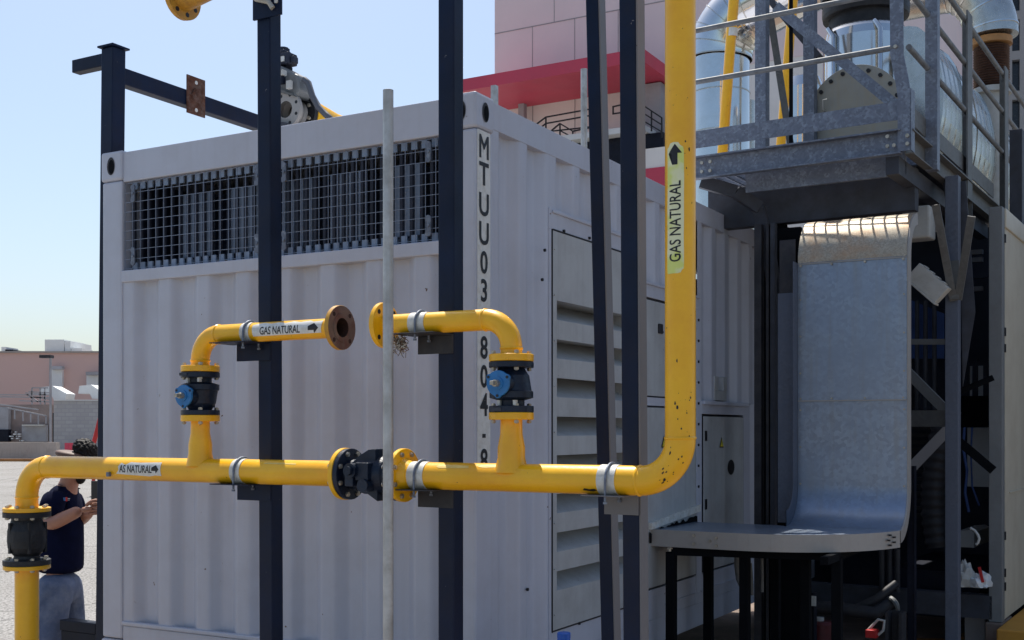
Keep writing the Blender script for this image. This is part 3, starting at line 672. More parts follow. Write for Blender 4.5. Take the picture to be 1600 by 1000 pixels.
# --- upper right pipe
xU = K.x(604, PY)
T = thing('gas_pipe', 'short yellow elbow pipe whose flange points back left behind the grey conduit', 'pipe', K, (xB2, PY, zV1), 'yellow gas pipework')
b = MB(); pts = [(xB2, PY, zV1+.004)]+elbow((xB2, PY, UZ), (0,0,1), (-1,0,0), .112)+[(xU, PY, UZ)]
b.path(pts, UR, 30); b.build('pipe_run', 'yellow_paint', T)
weld(T, (xB2, PY, UZ-.113), (0,0,1), UR); weld(T, (xB2-.113, PY, UZ), (1,0,0), UR)
b = MB(); flange(b, (xB2, PY, zV1+.002), (0,0,1), .085, .027, UR-.003); b.build('flange', 'yellow_paint', T)
b = MB(); flange(b, (xU-.022, PY, UZ), (1,0,0), .092, .022, .02)
for k in range(4):
    a = R(45+90*k); b.cyl((xU-.001, PY+.072*math.cos(a), UZ+.072*math.sin(a)), (xU+.001, PY+.072*math.cos(a), UZ+.072*math.sin(a)), .010, n=12, m=1)
b.build('flange', ['yellow_paint', 'ink'], T)
clamp(T, K.x(658, PY), UZ, UR, .075)
T = thing('bird_nest', 'small scruffy clump of straw hanging under the right upper pipe', 'nest', K, (K.x(626, PY), PY, UZ-.12))
b = MB(); random.seed(9); cx, cz = K.x(625, PY), UZ-.075
for i in range(240):
    a = random.uniform(0, 6.28); e = random.uniform(-1, 1); rr = random.uniform(.3, 1)
    p = Vector((cx+.030*rr*math.cos(a), PY+.025*rr*math.sin(a), cz+.045*e*rr)); d_ = Vector((random.uniform(-1,1), random.uniform(-1,1), random.uniform(-1.2,.6))).normalized()*random.uniform(.01, .028)
    b.beam(p, p+d_, .0022, .0022, m=random.choice((0, 0, 1, 2)))
b.build('straw', ['nest', 'tape_white', 'rust'], T)
# --- butterfly / swing valve in the middle
T = thing('swing_valve', 'blue black cast valve in the middle of the main yellow line', 'valve', K, (xF1, PY, PZ-.107), 'cast iron valves')
b = MB(); Lv = xF2-.022-xF1; c0 = (xF1+.001, PY, PZ)
b.lathe(c0, (1,0,0), [(0, .05), (0, .103), (.002, .105), (.020, .105), (.022, .103), (.022, .062), (.05, .060), (.075, .072), (.095, .080), (Lv-.09, .080), (Lv-.06, .072), (Lv-.045, .06), (Lv-.024, .062), (Lv-.024, .103), (Lv-.004, .105), (Lv-.002, .05)], 36)
xm = xF1+Lv*.47
b.prism([(xm-.075, PZ+.03), (xm-.03, PZ+.075), (xm+.02, PZ+.102), (xm+.055, PZ+.105), (xm+.055, PZ+.02)], 'y', PY-.055, PY+.05)
b.cyl((xm-.03, PY-.045, PZ+.018), (xm-.03, PY-.115, PZ+.018), .030, n=18); b.cyl((xm-.03, PY-.115, PZ+.018), (xm-.03, PY-.130, PZ+.018), .018, n=12)
b.box(xm-.06, xm-.02, PY-.105, PY-.06, PZ-.045, PZ+.0); b.cyl((xm+.03, PY-.05, PZ-.04), (xm+.03, PY-.11, PZ-.04), .026, n=14)
b.box(xm-.012, xm+.05, PY-.10, PY-.05, PZ-.02, PZ+.05); b.prism([(xm, PZ-.07), (xm+.06, PZ-.105), (xm+.06, PZ-.03)], 'y', PY-.05, PY+.05)
b.build('valve_body', 'valve_blue_black', T, bevel=.003)
bolts(T, (xF1, PY, PZ), (1,0,0), .088, 8, -.022, .022, .0105); bolts(T, (xF2, PY, PZ), (1,0,0), .088, 8, -.044, .000, .0105)
# --- right main line + riser
ZTOP = 4.6
T = thing('gas_pipe', 'long yellow main gas pipe turning up into the tall labelled riser', 'pipe', K, (xR, PY, PZ-.1), 'yellow gas pipework')
b = MB(); pts = [(xF2-.005, PY, PZ)]+elbow((xR, PY, PZ), (1,0,0), (0,0,1), .150, 14)+[(xR, PY, ZTOP)]
b.path(pts, PR, 36); b.build('pipe_run', 'yellow_paint', T)
weld(T, (xR-.152, PY, PZ), (1,0,0), PR); weld(T, (xR, PY, PZ+.152), (0,0,1), PR)
b = MB(); b.path([(xB2, PY, PZ+.02), (xB2, PY, PZ+.060), (xB2, PY, PZ+.075), (xB2, PY, PZ+.115), (xB2, PY, PZ+.165), (xB2, PY, zLowF+.005)], [.064, .056, .052, .052, UR+.001, UR], 28); b.build('tee_branch', 'yellow_paint', T)
b = MB(); flange(b, (xB2, PY, zLowF), (0,0,1), .085, .0275, UR-.004); b.build('flange', 'yellow_paint', T)
b = MB(); flange(b, (xF2-.021, PY, PZ), (1,0,0), .107, .022, PR-.004); b.lathe((xF2, PY, PZ), (1,0,0), [(0, .068), (.03, PR)], 28); b.build('flange', 'yellow_paint', T)
clamp(T, K.x(659, PY), PZ, PR, .075); clamp(T, K.x(955, PY), PZ, PR, .07)
b = MB(); flat_place(poly2d([(-.075, 0), (-.065, .010), (.07, .008), (.075, -.006), (-.06, -.008)]), wrapx(K.x(715, PY), PZ, PR, .0006, .8), b, 0, 1); b.build('primer_patch', 'faded_yellow', T)
b = MB(); flat_place(poly2d([(-.06, 0), (-.05, .010), (.03, .012), (.055, .0), (-.03, -.006)]), wrapx(K.x(775, PY), PZ, PR, .0006, .85), b, 0, 1); b.build('primer_patch', 'faded_yellow', T)
b = MB(); flat_place(poly2d([(-.028, 0), (-.02, .009), (.0, .005), (.02, .008), (.03, 0), (.012, -.006), (-.01, -.003)]), wrapx(K.x(929, PY), PZ, PR, .0008, -.75), b, 0, 1); b.build('paint_chip', 'ink', T)
# chips at the bend
b = MB(); random.seed(21)
ex, ez = xR-.150, PZ+.150
for i in range(36):
    t = R(random.uniform(-60, -12)) if i < 16 else None
    a = random.uniform(-.3, .9); s_ = random.uniform(.0010, .0036)*(1.7 if random.random() < .2 else 1)
    if t is not None:
        e = a
        u1 = Vector((math.cos(t), 0, math.sin(t))); nrm = u1*math.sin(e)+Vector((0,-1,0))*math.cos(e); c_ = Vector((ex, PY, ez))+u1*.150+nrm*(PR+.0008)
        tang = Vector((-math.sin(t), 0, math.cos(t)))
    else:
        u1 = Vector((1,0,0)); nrm = u1*math.sin(a+.3)+Vector((0,-1,0))*math.cos(a+.3); c_ = Vector((xR, PY, random.uniform(PZ+.15, 1.85) if i < 30 else random.uniform(1.9, 3.1)))+nrm*(PR+.0008); tang = Vector((0,0,1))
    o_ = nrm.cross(tang); k = random.randint(4, 6); st = random.uniform(.8, 2.6)
    b.add([c_+tang*(s_*st*math.cos(2*math.pi*j/k+i)*random.uniform(.6, 1.2))+o_*(s_*math.sin(2*math.pi*j/k+i)*random.uniform(.6, 1.2)) for j in range(k)], [tuple(range(k))])
b.build('paint_chip', 'ink', T)
# riser label
ang = math.atan2(.36, .933); al = ang-R(20)
e1 = Vector((math.sin(al), -math.cos(al), 0)); e2 = Vector((-math.cos(al), -math.sin(al), 0))   # e2 = to the left
yR = K.w(xR, PY)[1]; zl0, zl1 = CAMZ+(HOR-430)/FPX*yR, CAMZ+(HOR-227)/FPX*yR; zlc = (zl0+zl1)/2
def wrapz(zc, off):
    def fn(s_, t):
        a = t/PR; return Vector((xR, PY, zc+s_))+(e1*math.cos(a)+e2*math.sin(a))*(PR+off)
    return fn
b = MB(); hl = (zl1-zl0)/2; random.seed(11)
out = [(-hl, .030), (-hl, -.010), (-hl+.003, -.020), (-hl+.012, -.024), (-hl+.016, -.030)]+[(-hl+.03+i*(2*hl-.06)/8, -.031+random.uniform(-.001, .001)) for i in range(9)]+[(hl-.018, -.028), (hl-.012, -.018), (hl-.002, -.012), (hl, .005), (hl-.003, .018), (hl-.014, .024), (hl-.02, .031)]+[(hl-.03-i*(2*hl-.05)/8, .031+random.uniform(-.001, .001)) for i in range(9)]
flat_place(poly2d(out), wrapz(zlc, .0012), b, 0, 1)
zt0, zt1 = CAMZ+(HOR-412)/FPX*yR, CAMZ+(HOR-287)/FPX*yR
tb = text2d('GAS NATURAL', .041, .60, .010); xs_ = [v.co.x for v in tb.verts]; k = (zt1-zt0)/(max(xs_)-min(xs_))
for v in tb.verts: v.co.x *= k
flat_place(tb, wrapz((zt0+zt1)/2, .0022), b, 1, 1)
flat_place(poly2d([(p[0]*.072, p[1]*.058) for p in ARROW]), wrapz(CAMZ+(HOR-246)/FPX*yR, .0022), b, 1, 1)
b.build('flow_label', ['sticker_lime', 'ink'], T)
# --- top left stub with flange
T = thing('gas_pipe', 'dull yellow flanged pipe end hanging at the top left corner', 'pipe', K, (K.x(285, -.62), -.62, 3.6), 'yellow gas pipework')
p0 = K.p(285, -5, -.62); 
b = MB(); b.lathe(p0, (1,0,0), [(-.012, 0), (-.012, .104), (.012, .106), (.012, .05)], 32)
b.build('flange', 'worn_yellow', T)
for k in range(8):
    b = MB(); a = 2*math.pi*(k+.3)/8; b.cyl((p0.x+.011, p0.y+.082*math.cos(a), p0.z+.082*math.sin(a)), (p0.x+.0135, p0.y+.082*math.cos(a), p0.z+.082*math.sin(a)), .011, n=12); b.build('bolt_hole', 'ink', T)
b = MB(); b.path([p0+Vector((.01,0,0)), p0+Vector((.08,0,.0)), p0+Vector((.22, 0, .012)), p0+Vector((.9, 0, .02))], [.068, .056, .045, .045], 24); b.build('pipe_run', 'worn_yellow', T)
b = MB(); px_ = p0.x+.8; b.box(px_-.03, px_+.03, p0.y-.03, p0.y+.03, p0.z+.05, p0.z+.35); b.build('hanger', 'navy_paint', T)
# --- conduit
yc_ = -1.02; xc_ = K.x(606.5, yc_); zt = K.z(141, xc_, yc_)
T = thing('conduit_pole', 'thin weathered galvanised steel pipe standing upright in front of the middle valve', 'pole', K, (xc_, yc_, 0))
b = MB(); b.cyl((xc_, yc_, .02), (xc_, yc_, zt), .0195, n=24, caps=False); b.lathe((xc_, yc_, zt), (0,0,1), [(0, .0195), (.001, .017), (-.15, .016), (-.15, 0)], 24); b.build('tube', 'conduit', T)
b = MB(); b.cyl((xc_, yc_, 0.004), (xc_, yc_, .02), .07, n=20); b.build('base_plate', 'conduit', T)
# ================================================================== ROOF VALVE
yv = .9; 
T = thing('actuated_valve', 'grey motorised shut-off valve with cable on the container roof', 'valve', K, (K.x(470, yv), yv, CT-.03))
def RP(px, py, dy=0): return K.p(px, py, yv+dy)
sc_ = K.w(*RP(460, 130))[1]/FPX
b = MB(); b.box(RP(428, 0).x, RP(460, 0).x, yv-.06, yv+.03, RP(450, 104).z, RP(450, 86).z); b.box(RP(432, 0).x, RP(452, 0).x, yv-.05, yv+.02, RP(450, 86).z, RP(450, 80).z); b.cyl(RP(443, 80), RP(443, 75), .03, n=10); b.cyl(RP(448, 81), RP(448, 77), .02, n=8); b.box(RP(460, 0).x, RP(465, 0).x, yv-.04, yv+.01, RP(460, 101).z, RP(460, 90).z)
b.build('switch_box', 'dark_unit', T, bevel=.010)
b = MB(); b.box(RP(436, 0).x, RP(452, 0).x, yv-.03, yv+.03, RP(450, 112).z, RP(450, 104).z); b.build('mounting_neck', 'dark_navy', T)
b = MB(); b.box(RP(448, 0).x, RP(455, 0).x, yv-.066, yv-.061, RP(455, 100).z, RP(455, 92).z); b.build('status_window', 'sticker_white', T)
b = MB(); b.prism([(RP(430, 0).x, RP(435, 104).z), (RP(452, 0).x, RP(452, 108).z), (RP(478, 0).x, RP(478, 122).z), (RP(483, 0).x, RP(483, 145).z), (RP(474, 0).x, RP(474, 156).z), (RP(430, 0).x, RP(435, 142).z)], 'y', yv-.08, yv+.05)
b.build('actuator_body', 'panel_front', T, bevel=.014)
b = MB(); b.prism([(RP(430, 0).x, RP(435, 136).z), (RP(472, 0).x, RP(472, 152).z), (RP(478, 0).x, RP(478, 157).z), (RP(430, 0).x, RP(435, 143).z)], 'y', yv-.10, yv+.07); b.build('actuator_flange', 'old_galvanised', T)
b = MB(); b.box(RP(458,0).x, RP(466,0).x, yv-.14, yv-.1, RP(460,127).z, RP(460,119).z); b.box(RP(452,0).x, RP(464,0).x, yv-.13, yv-.1, RP(460,139).z, RP(460,128).z, 1); b.box(RP(468,0).x, RP(475,0).x, yv-.125, yv-.1, RP(470,147).z, RP(470,134).z)
b.build('solenoid', ['white_plastic', 'dark_navy'], T, bevel=.004)
p1 = RP(446, 171, -.08); D_ = (0, 1, 0)
b = MB(); b.lathe(p1, D_, [(0, .05), (0, .11), (.025, .11), (.025, .085), (.07, .08), (.10, .06), (.115, .075), (.115, .06)], 28); b.cyl(p1+Vector((0,.06,.06)), p1+Vector((.0,.06,.19)), .035, n=12)
for k in range(8):
    a = math.pi*(k+.5)/4; b.cyl((p1.x+.088*math.cos(a), p1.y-.001, p1.z+.088*math.sin(a)), (p1.x+.088*math.cos(a), p1.y+.001, p1.z+.088*math.sin(a)), .010, n=10, m=1)
b.build('valve_body', ['rail_sheet', 'ink'], T)
b = MB(); b.lathe(p1, D_, [(.12, .05), (.12, .125), (.15, .125), (.15, .05)], 28); b.build('gasket_flange', 'cast_iron', T)
bolts(T, p1+Vector((0,.12,0)), (0,1,0), .10, 8, -.012, .06, .012)
b = MB(); b.lathe(p1, D_, [(.152, .05), (.152, .128), (.172, .128), (.185, .115), (.45, .085), (1.6, .085)], 28); b.build('reducer_pipe', 'yellow_paint', T)
b = MB(); b.path([RP(475, 124, -.05), RP(482, 130, -.05), RP(488, 150, -.05), RP(498, 168, -.05), RP(510, 180, -.05), RP(524, 192, -.05), RP(532, 205, 0)], .019, 12); b.build('cable', 'grey_cable', T)
b = MB(); b.prism([(RP(425, 0).x, RP(435, 190).z), (RP(470, 0).x, RP(470, 199).z), (RP(470, 0).x, CT-.03), (RP(425, 0).x, CT-.03)], 'y', yv-.12, yv+.12); b.build('saddle', 'steel_shade', T)

# ================================================================== CABLE TRAY
ZT = 1.09
T = thing('cable_tray', 'wide galvanised sheet metal cable tray curving up beside the container', 'cable tray', K, (1.0, 2.8, ZT-.1))
xl, xr = K.x(1247, 3.0), K.x(1417, 3.0); fil = .26
def tray_prof():
    p = [(3.0-fil-.02, ZT)]
    for i in range(11):
        t = math.pi/2*i/10; p.append((3.0-fil+fil*math.sin(t), ZT+fil*(1-math.cos(t))))
    return p
prof = tray_prof(); zc_top = 2.79; rt = .31
zseam = 1.7+(672-625)/1808*K.w(1, 3)[1]
up = [(3.0, zseam)]
up2 = [(3.0, zseam+.001), (3.0, zc_top-.0)]
cur = [(3.003, zc_top-.004)]+[(3.003+rt*(1-math.cos(math.pi/2*i/10)), zc_top+rt*math.sin(math.pi/2*i/10)) for i in range(11)]+[(3.02+rt, zc_top+rt)]
def sheet(pl, xa_, xb_, off=0):
    b = MB(); n = 8; vs = []; fs = []
    for (y, z) in pl:
        for i in range(n+1): vs.append((xa_+(xb_-xa_)*i/n, y-off, z))
    for j in range(len(pl)-1):
        for i in range(n): k = j*(n+1)+i; fs.append((k, k+1, k+n+2, k+n+1))
    b.add(vs, fs, 0, True); return b
sheet(prof+up, xl, xr).build('tray_panel', 'galvanised_sheet', T, solid=.002)
sheet(up2, xl, xr, .003).build('tray_panel', 'galvanised_sheet', T, solid=.002)
sheet(cur, xl, xr, .006).build('curved_cover', 'rusty_sheet', T, solid=.002)
# shelf
rim = [(.0, 2.07)]+[((1-t)**2*.55+2*t*(1-t)*1.17+t*t*(xr+.01), (1-t)**2*2.062+2*t*(1-t)*2.09+t*t*2.72) for t in [i/18 for i in range(19)]]
sh = [(.0, 2.80), (xl-.10, 2.80), (xl-.03, 2.78), (xl, 3.0-fil-.02), (xr, 3.0-fil-.02)]
b = MB(); b.prism(rim+[(xr, 2.735)]+list(reversed(sh[:4])), 'z', ZT-.004, ZT-.001); b.build('tray_floor', 'galvanised_sheet', T)
b = MB()
for (a0, a1) in zip(rim, rim[1:]):
    d = Vector((a1[0]-a0[0], a1[1]-a0[1], 0)).normalized(); n_ = Vector((d.y, -d.x, 0))*.003
    b.add([(a0[0], a0[1], ZT-.098), (a1[0], a1[1], ZT-.098), (a1[0], a1[1], ZT+.004), (a0[0], a0[1], ZT+.004), (a0[0]+n_.x, a0[1]+n_.y, ZT-.098), (a1[0]+n_.x, a1[1]+n_.y, ZT-.098), (a1[0]+n_.x, a1[1]+n_.y, ZT+.004), (a0[0]+n_.x, a0[1]+n_.y, ZT+.004)],
          [(0,1,2,3), (7,6,5,4), (3,2,6,7), (0,4,5,1), (0,3,7,4), (1,5,6,2)])
b.build('side_rail', 'rail_sheet', T)
# curved rails
b = MB(); b.box(xl+.001, xr-.001, 2.989, 2.9955, zseam-.006, zseam+.001); b.build('seam_lip', 'rail_sheet', T)
b = MB(); b.box(xl+.001, xr-.001, 2.988, 2.9935, zc_top-.012, zc_top-.005); b.build('seam_lip', 'rail_sheet', T)
def rail(x0, x1, yoff=.10, top=True):
    b = MB(); pl = prof[1:]+[(3.0, zc_top)]
    if top: pl += [(3.0+rt*(1-math.cos(math.pi/2*i/8)), zc_top+rt*math.sin(math.pi/2*i/8)) for i in range(1, 9)]
    # offset outward = away from inner surface
    off = []
    for i, (y, z) in enumerate(pl):
        a = pl[max(0, i-1)]; c = pl[min(len(pl)-1, i+1)]; d = Vector((c[0]-a[0], c[1]-a[1])).normalized(); off.append((y+d.y*yoff, z-d.x*yoff))
    for i in range(len(pl)-1):
        q = [pl[i], pl[i+1], off[i+1], off[i]]
        b.add([(x0, *p) for p in q]+[(x1, *p) for p in q], [(0,1,2,3), (7,6,5,4), (0,4,5,1), (2,6,7,3)])
    return b
rail(xr+.001, xr+.012, .075).build('side_rail', 'rail_sheet', T); rail(xl-.006, xl-.001, -.10, False).build('side_rail', 'column_steel', T)
b = MB(); b.box(xl-.135, xl-.008, 3.0, 3.006, ZT+.002, 2.60); b.box(xl-.125, xl-.02, 3.006, 3.012, 2.60, 2.95, 1); b.build('side_panel', ['column_steel', 'grey_bracket'], T)
rv = [((xr-.015, 2.993, 1.35+.24*k), (xr-.015, 2.985, 1.35+.24*k), .006) for k in range(7)]+[((xl+.018, 2.993, 1.35+.24*k), (xl+.018, 2.985, 1.35+.24*k), .006) for k in range(7)]
for x in (xl+.02, xl+.22, xl+.43, xr-.02): rv += [((x, 2.992, zc_top-.02), (x, 2.980, zc_top-.02), .008), ((x, 2.992, zseam+.012), (x, 2.985, zseam+.012), .006)]
for (x, z) in ((.28, -.02), (.42, -.03), (.38, -.05), (.42, -.075), (.28, -.07)): rv.append(((x, 2.066, ZT+z), (x, 2.05, ZT+z), .009))
for a, c_, r_ in rv: b = MB(); b.cyl(a, c_, r_, n=8); b.build('rivet', 'zinc_bolt', T)
b = MB(); random.seed(2)
for i, (x, z) in enumerate(((1.31, -.015), (1.325, -.03), (1.305, -.045), (1.325, -.06), (1.31, -.075))): b.box(x-.004, x+.012, 2.56+(x-1.3)*3-.012, 2.56+(x-1.3)*3+.004, ZT+z-.005, ZT+z+.005)
b.build('perforation', 'ink', T)
# tray stand
T = thing('tray_stand', 'black square tube stand holding up the galvanised cable tray', 'stand', K, (.8, 2.5, 0))
leg_px = [(1049, 2.10), (1107, 2.75), (1164, 2.2), (1212, 2.9), (1259, 2.45), (1308, 2.3)]
for px, y in leg_px:
    x = K.x(px, y); b = MB(); b.box(x-.028, x+.028, y-.028, y+.028, .0, ZT-.13); b.build('leg', 'pit_black', T, bevel=.003)
b = MB(); x1 = K.x(1049, 2.1); x2 = K.x(1308, 2.3)
b.beam((x1, 2.1, ZT-.125), (x2, 2.3, ZT-.125), .05, .05); b.beam((K.x(1107, 2.75), 2.75, ZT-.126), (x2, 2.75, ZT-.126), .05, .05); b.beam((x1, 2.1, ZT-.1265), (K.x(1107, 2.75), 2.75, ZT-.1265), .045, .045); b.beam((x2, 2.0, ZT-.124), (x2, 2.8, ZT-.124), .045, .045)
b.build('cross_bar', 'pit_black', T)
b = MB(); b.cyl((x1, 2.07, ZT-.10), (x1, 2.07, ZT-.125), .012, n=8); b.hexn((x1, 2.07, ZT-.11), (0,0,1), .02, .008); b.build('bolt_head', 'zinc_bolt', T)

# ================================================================== PLATFORM
zD = 3.56
T = thing('steel_platform', 'galvanised steel catwalk platform with pipe handrails and columns', 'platform', Q, (0, 0, 0))
xp0 = Q.x(1066, 0)
b = MB()
b.box(xp0, -.02, 0, .006, zD-.155, zD-.002); b.box(xp0, -.02, -.05, .0, zD-.012, zD-.002); b.box(xp0, -.02, -.05, .0, zD-.155, zD-.145); b.build('front_beam', 'galvanised', T)
b = MB(); b.box(Q.x(1165, .16), -.04, .16, .19, zD-.245, zD-.10); b.build('front_beam', 'galvanised', T)
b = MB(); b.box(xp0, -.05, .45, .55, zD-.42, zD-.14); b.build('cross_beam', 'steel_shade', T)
b = MB(); b.box(xp0, -.03, -.006, .0, 3.622, 3.738); b.build('kick_plate', 'galvanised', T)
b = MB(); b.box(-.002, .006, .02, 2.9, 3.622, 3.738); b.build('kick_plate', 'old_galvanised', T)
b = MB(); b.box(-.006, .0, .0, 2.9, zD-.155, zD-.002); b.box(.0, .05, .0, 2.9, zD-.155, zD-.147); b.box(.0, .05, .0, 2.9, zD-.012, zD-.003); b.build('side_beam', 'old_galvanised', T)
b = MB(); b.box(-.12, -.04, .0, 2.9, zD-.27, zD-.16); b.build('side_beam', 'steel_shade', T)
b = MB(); x = xp0
while x < -.03:
    b.box(x, x+.005, .01, .95, zD-.025, zD-.0); x += .075
for k in range(20): b.box(xp0, -.02, .03+k*.047, .035+k*.047, zD-.020, zD-.003)
b.build('grating', 'galvanised', T)
b = MB(); b.box(xp0, -.02, .96, 4.2, zD-.02, zD-.004); b.build('deck_plate', 'steel_shade', T)  # plate added as a roof to keep the bay below dark
for z in (4.07, 4.42, 4.74):
    b = MB(); b.cyl((xp0, -.015, z), (-.03, -.015, z), .0175, n=14); b.build('handrail', 'rail_steel', T)
    b = MB(); b.cyl((.015, .02, z), (.015, 6.5, z), .019, n=14); b.build('handrail', 'rail_steel', T)
# corner post, cranked flat bar
b = MB(); xa1 = -.055
pp = [(-.055, 4.85), (-.05, 4.02), (-.02, 3.86), (-.005, 3.76), (-.005, 3.42)]
for (a, c_) in zip(pp, pp[1:]):
    b.add([(a[0]-.035, -.03, a[1]), (a[0]+.045, -.03, a[1]), (c_[0]+.045, -.03, c_[1]), (c_[0]-.035, -.03, c_[1]), (a[0]-.035, -.018, a[1]), (a[0]+.045, -.018, a[1]), (c_[0]+.045, -.018, c_[1]), (c_[0]-.035, -.018, c_[1])], [(0,1,2,3), (7,6,5,4), (0,4,5,1), (1,5,6,2), (2,6,7,3), (3,7,4,0)])
b.build('rail_post', 'galvanised', T)
b = MB(); b.box(.035, .042, -.03, .06, 3.42, 3.80); b.build('corner_plate', 'galvanised', T)
b = MB()
for (x, z) in ((-.10, 3.46), (-.10, 3.52), (-.06, 3.46), (.02, 3.46), (.02, 3.51), (-.052, 4.07), (xp0+.16, 3.45), (xp0+.16, 3.51), (xp0+.22, 3.45), (xp0+.22, 3.51)):
    b.cyl((x, -.03, z), (x, -.042, z), .012, n=8)
b.build('bolt_head', 'zinc_bolt', T)
for px, s_ in ((1511, .17), (1569, .16), (1608, .16)):
    y = Q.y(px, .02); b = MB(); b.box(.03, .042, y-s_/2, y+s_/2, 3.42, 4.8); b.box(-.03, .0425, y+s_/2-.008, y+s_/2, 3.3, 4.8); b.build('rail_post', 'old_galvanised', T)
# columns
def col(px, y, zb, zt, wdt=.10, m='galvanised', wx=None):
    x = Q.x(px, y); b = MB(); b.box(x-wdt/2, x+wdt/2, y-wdt/2, y+wdt/2, zb, zt); return b.build('column', m, T, bevel=.003)
col(1191, 1.0, 3.4, 5.2, .085); col(1266, 1.3, 3.4, 5.2, .085); col(1457, .55, 3.4, 5.2, .078); col(1489, .9, 0, 3.42, .085, 'column_steel'); col(1222, .52, 0, 3.2, .06, 'pit_black')
b = MB(); pA, pB = Q.p(1212, 10, .95), Q.p(1400, 165, .95); b.beam(pA, pB, .012, .075); b.beam(pA+Vector((0,.03,.03)), pB+Vector((0,.03,.03)), .06, .010); b.build('diagonal_brace', 'galvanised', T)
b = MB(); pA, pB = Q.p(1203, 20, 1.1), Q.p(1235, 225, 1.1); b.beam(pA, pB, .012, .05); b.build('diagonal_brace', 'old_galvanised', T)
b = MB(); pA, pB = Q.p(1195, -10, 1.3), Q.p(1280, 90, 1.3); b.beam(pA, pB, .08, .05); b.build('diagonal_brace', 'steel_shade', T)
b = MB(); x = Q.x(1236, 1.0); b.box(x-.012, x+.012, .99, 1.01, 3.55, 5.2); b.build('tie_rod', 'pit_black', T)
# knee brace under left end
pts = [Q.p(1095, 284, .1), Q.p(1150, 300, .2), Q.p(1186, 325, .3), Q.p(1200, 380, .35), Q.p(1212, 470, .38), Q.p(1213, 640, .4)]
b = MB()
for a, c_ in zip(pts, pts[1:]): b.beam(a, c_, .05, .085, up=(1,0,0) if abs((c_-a).z) > abs((c_-a).x) else (0,0,1))
b.build('knee_brace', 'steel_shade', T)
# V braces under right side
yv_ = .9
for (a, c_) in (((1462, 320), (1490, 470)), ((1518, 338), (1497, 468))):
    b = MB(); b.beam(Q.p(a[0], a[1], .6), Q.p(c_[0], c_[1], .84), .05, .012, up=(0,1,0)); b.build('v_brace', 'old_galvanised', T)
b = MB(); p = Q.p(1492, 440, .84); b.box(p.x-.03, p.x+.03, .82, .835, p.z-.12, p.z+.14); b.build('gusset', 'old_galvanised', T)
b = MB(); pa = Q.p(1455, 300, .5); b.prism([(pa.x-.03, 3.40), (pa.x+.12, 3.40), (pa.x+.18, 2.5), (pa.x+.10, 2.0), (pa.x+.09, 2.6)], 'y', .98, .99); b.build('gusset', 'steel_shade', T)
# braces behind column (px,py)
for (a, c_, wd, m) in (((1410, 573), (1484, 648), .075, 'panel_front'), ((1484, 668), (1420, 735), .075, 'grey_primer'), ((1405, 534), (1484, 534), .04, 'panel_front'), ((1405, 654), (1484, 654), .115, 'old_galvanised')):
    b = MB(); b.beam(Q.p(a[0], a[1], 1.15), Q.p(c_[0], c_[1], 1.0), .01, wd); b.build('cross_brace', m, T)
b = MB(); b.beam(Q.p(1499, 690, 1.3), Q.p(1552, 735, 1.3), .02, .06); b.build('cross_brace', 'pit_black', T)
b = MB(); b.beam(Q.p(1499, 612, 1.3), Q.p(1552, 590, 1.3), .02, .04); b.build('cross_brace', 'pit_black', T)
b = MB(); x0, x1 = Q.x(1215, 1.6), Q.x(1550, 1.6); z = Q.z(925, (x0+x1)/2, 1.6); b.box(x0, x1, 1.6, 1.72, z-.14, z+.03); b.build('floor_beam', 'steel_shade', T)
x = Q.x(1424, .75); b = MB(); b.box(x-.022, x+.022, .73, .77, 0, Q.z(728, x, .75)); b.box(x+.0225, x+.028, .72, .775, 0, Q.z(728, x, .75)); b.build('column', 'dark_navy', T)

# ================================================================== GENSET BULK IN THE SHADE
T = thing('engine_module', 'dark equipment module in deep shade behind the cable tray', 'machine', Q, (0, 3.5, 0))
b = MB(); b.box(Q.x(1205, 2.6), 3.4, 3.6, 3.7, 0, 3.5); b.box(Q.x(1205, 2.0), Q.x(1205, 2.0)+.02, 1.9, 3.6, .0, 3.45); b.build('back_wall', 'dark_unit', T)  # dark walls added so the bay reads as deep shade
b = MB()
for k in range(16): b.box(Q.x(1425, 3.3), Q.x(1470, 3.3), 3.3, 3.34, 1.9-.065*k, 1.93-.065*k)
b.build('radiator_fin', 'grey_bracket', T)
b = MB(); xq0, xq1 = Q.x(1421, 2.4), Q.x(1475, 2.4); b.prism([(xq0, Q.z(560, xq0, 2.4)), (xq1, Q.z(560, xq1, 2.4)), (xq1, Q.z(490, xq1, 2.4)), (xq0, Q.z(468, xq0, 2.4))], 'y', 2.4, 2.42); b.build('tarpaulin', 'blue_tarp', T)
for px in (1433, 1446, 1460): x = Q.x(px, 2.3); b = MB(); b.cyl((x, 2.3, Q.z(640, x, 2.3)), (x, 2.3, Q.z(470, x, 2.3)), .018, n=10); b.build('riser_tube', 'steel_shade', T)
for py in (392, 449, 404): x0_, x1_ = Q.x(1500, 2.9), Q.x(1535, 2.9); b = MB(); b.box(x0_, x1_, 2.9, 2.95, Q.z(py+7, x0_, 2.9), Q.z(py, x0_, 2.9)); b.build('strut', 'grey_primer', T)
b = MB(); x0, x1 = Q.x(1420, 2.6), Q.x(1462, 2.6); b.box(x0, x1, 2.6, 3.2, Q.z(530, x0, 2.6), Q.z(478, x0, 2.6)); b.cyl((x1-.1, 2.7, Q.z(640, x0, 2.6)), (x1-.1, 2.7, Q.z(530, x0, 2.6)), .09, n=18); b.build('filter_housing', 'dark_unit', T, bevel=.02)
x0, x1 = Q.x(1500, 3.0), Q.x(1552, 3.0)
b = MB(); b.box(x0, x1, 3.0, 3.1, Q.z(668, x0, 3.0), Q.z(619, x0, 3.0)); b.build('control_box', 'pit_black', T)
b = MB()
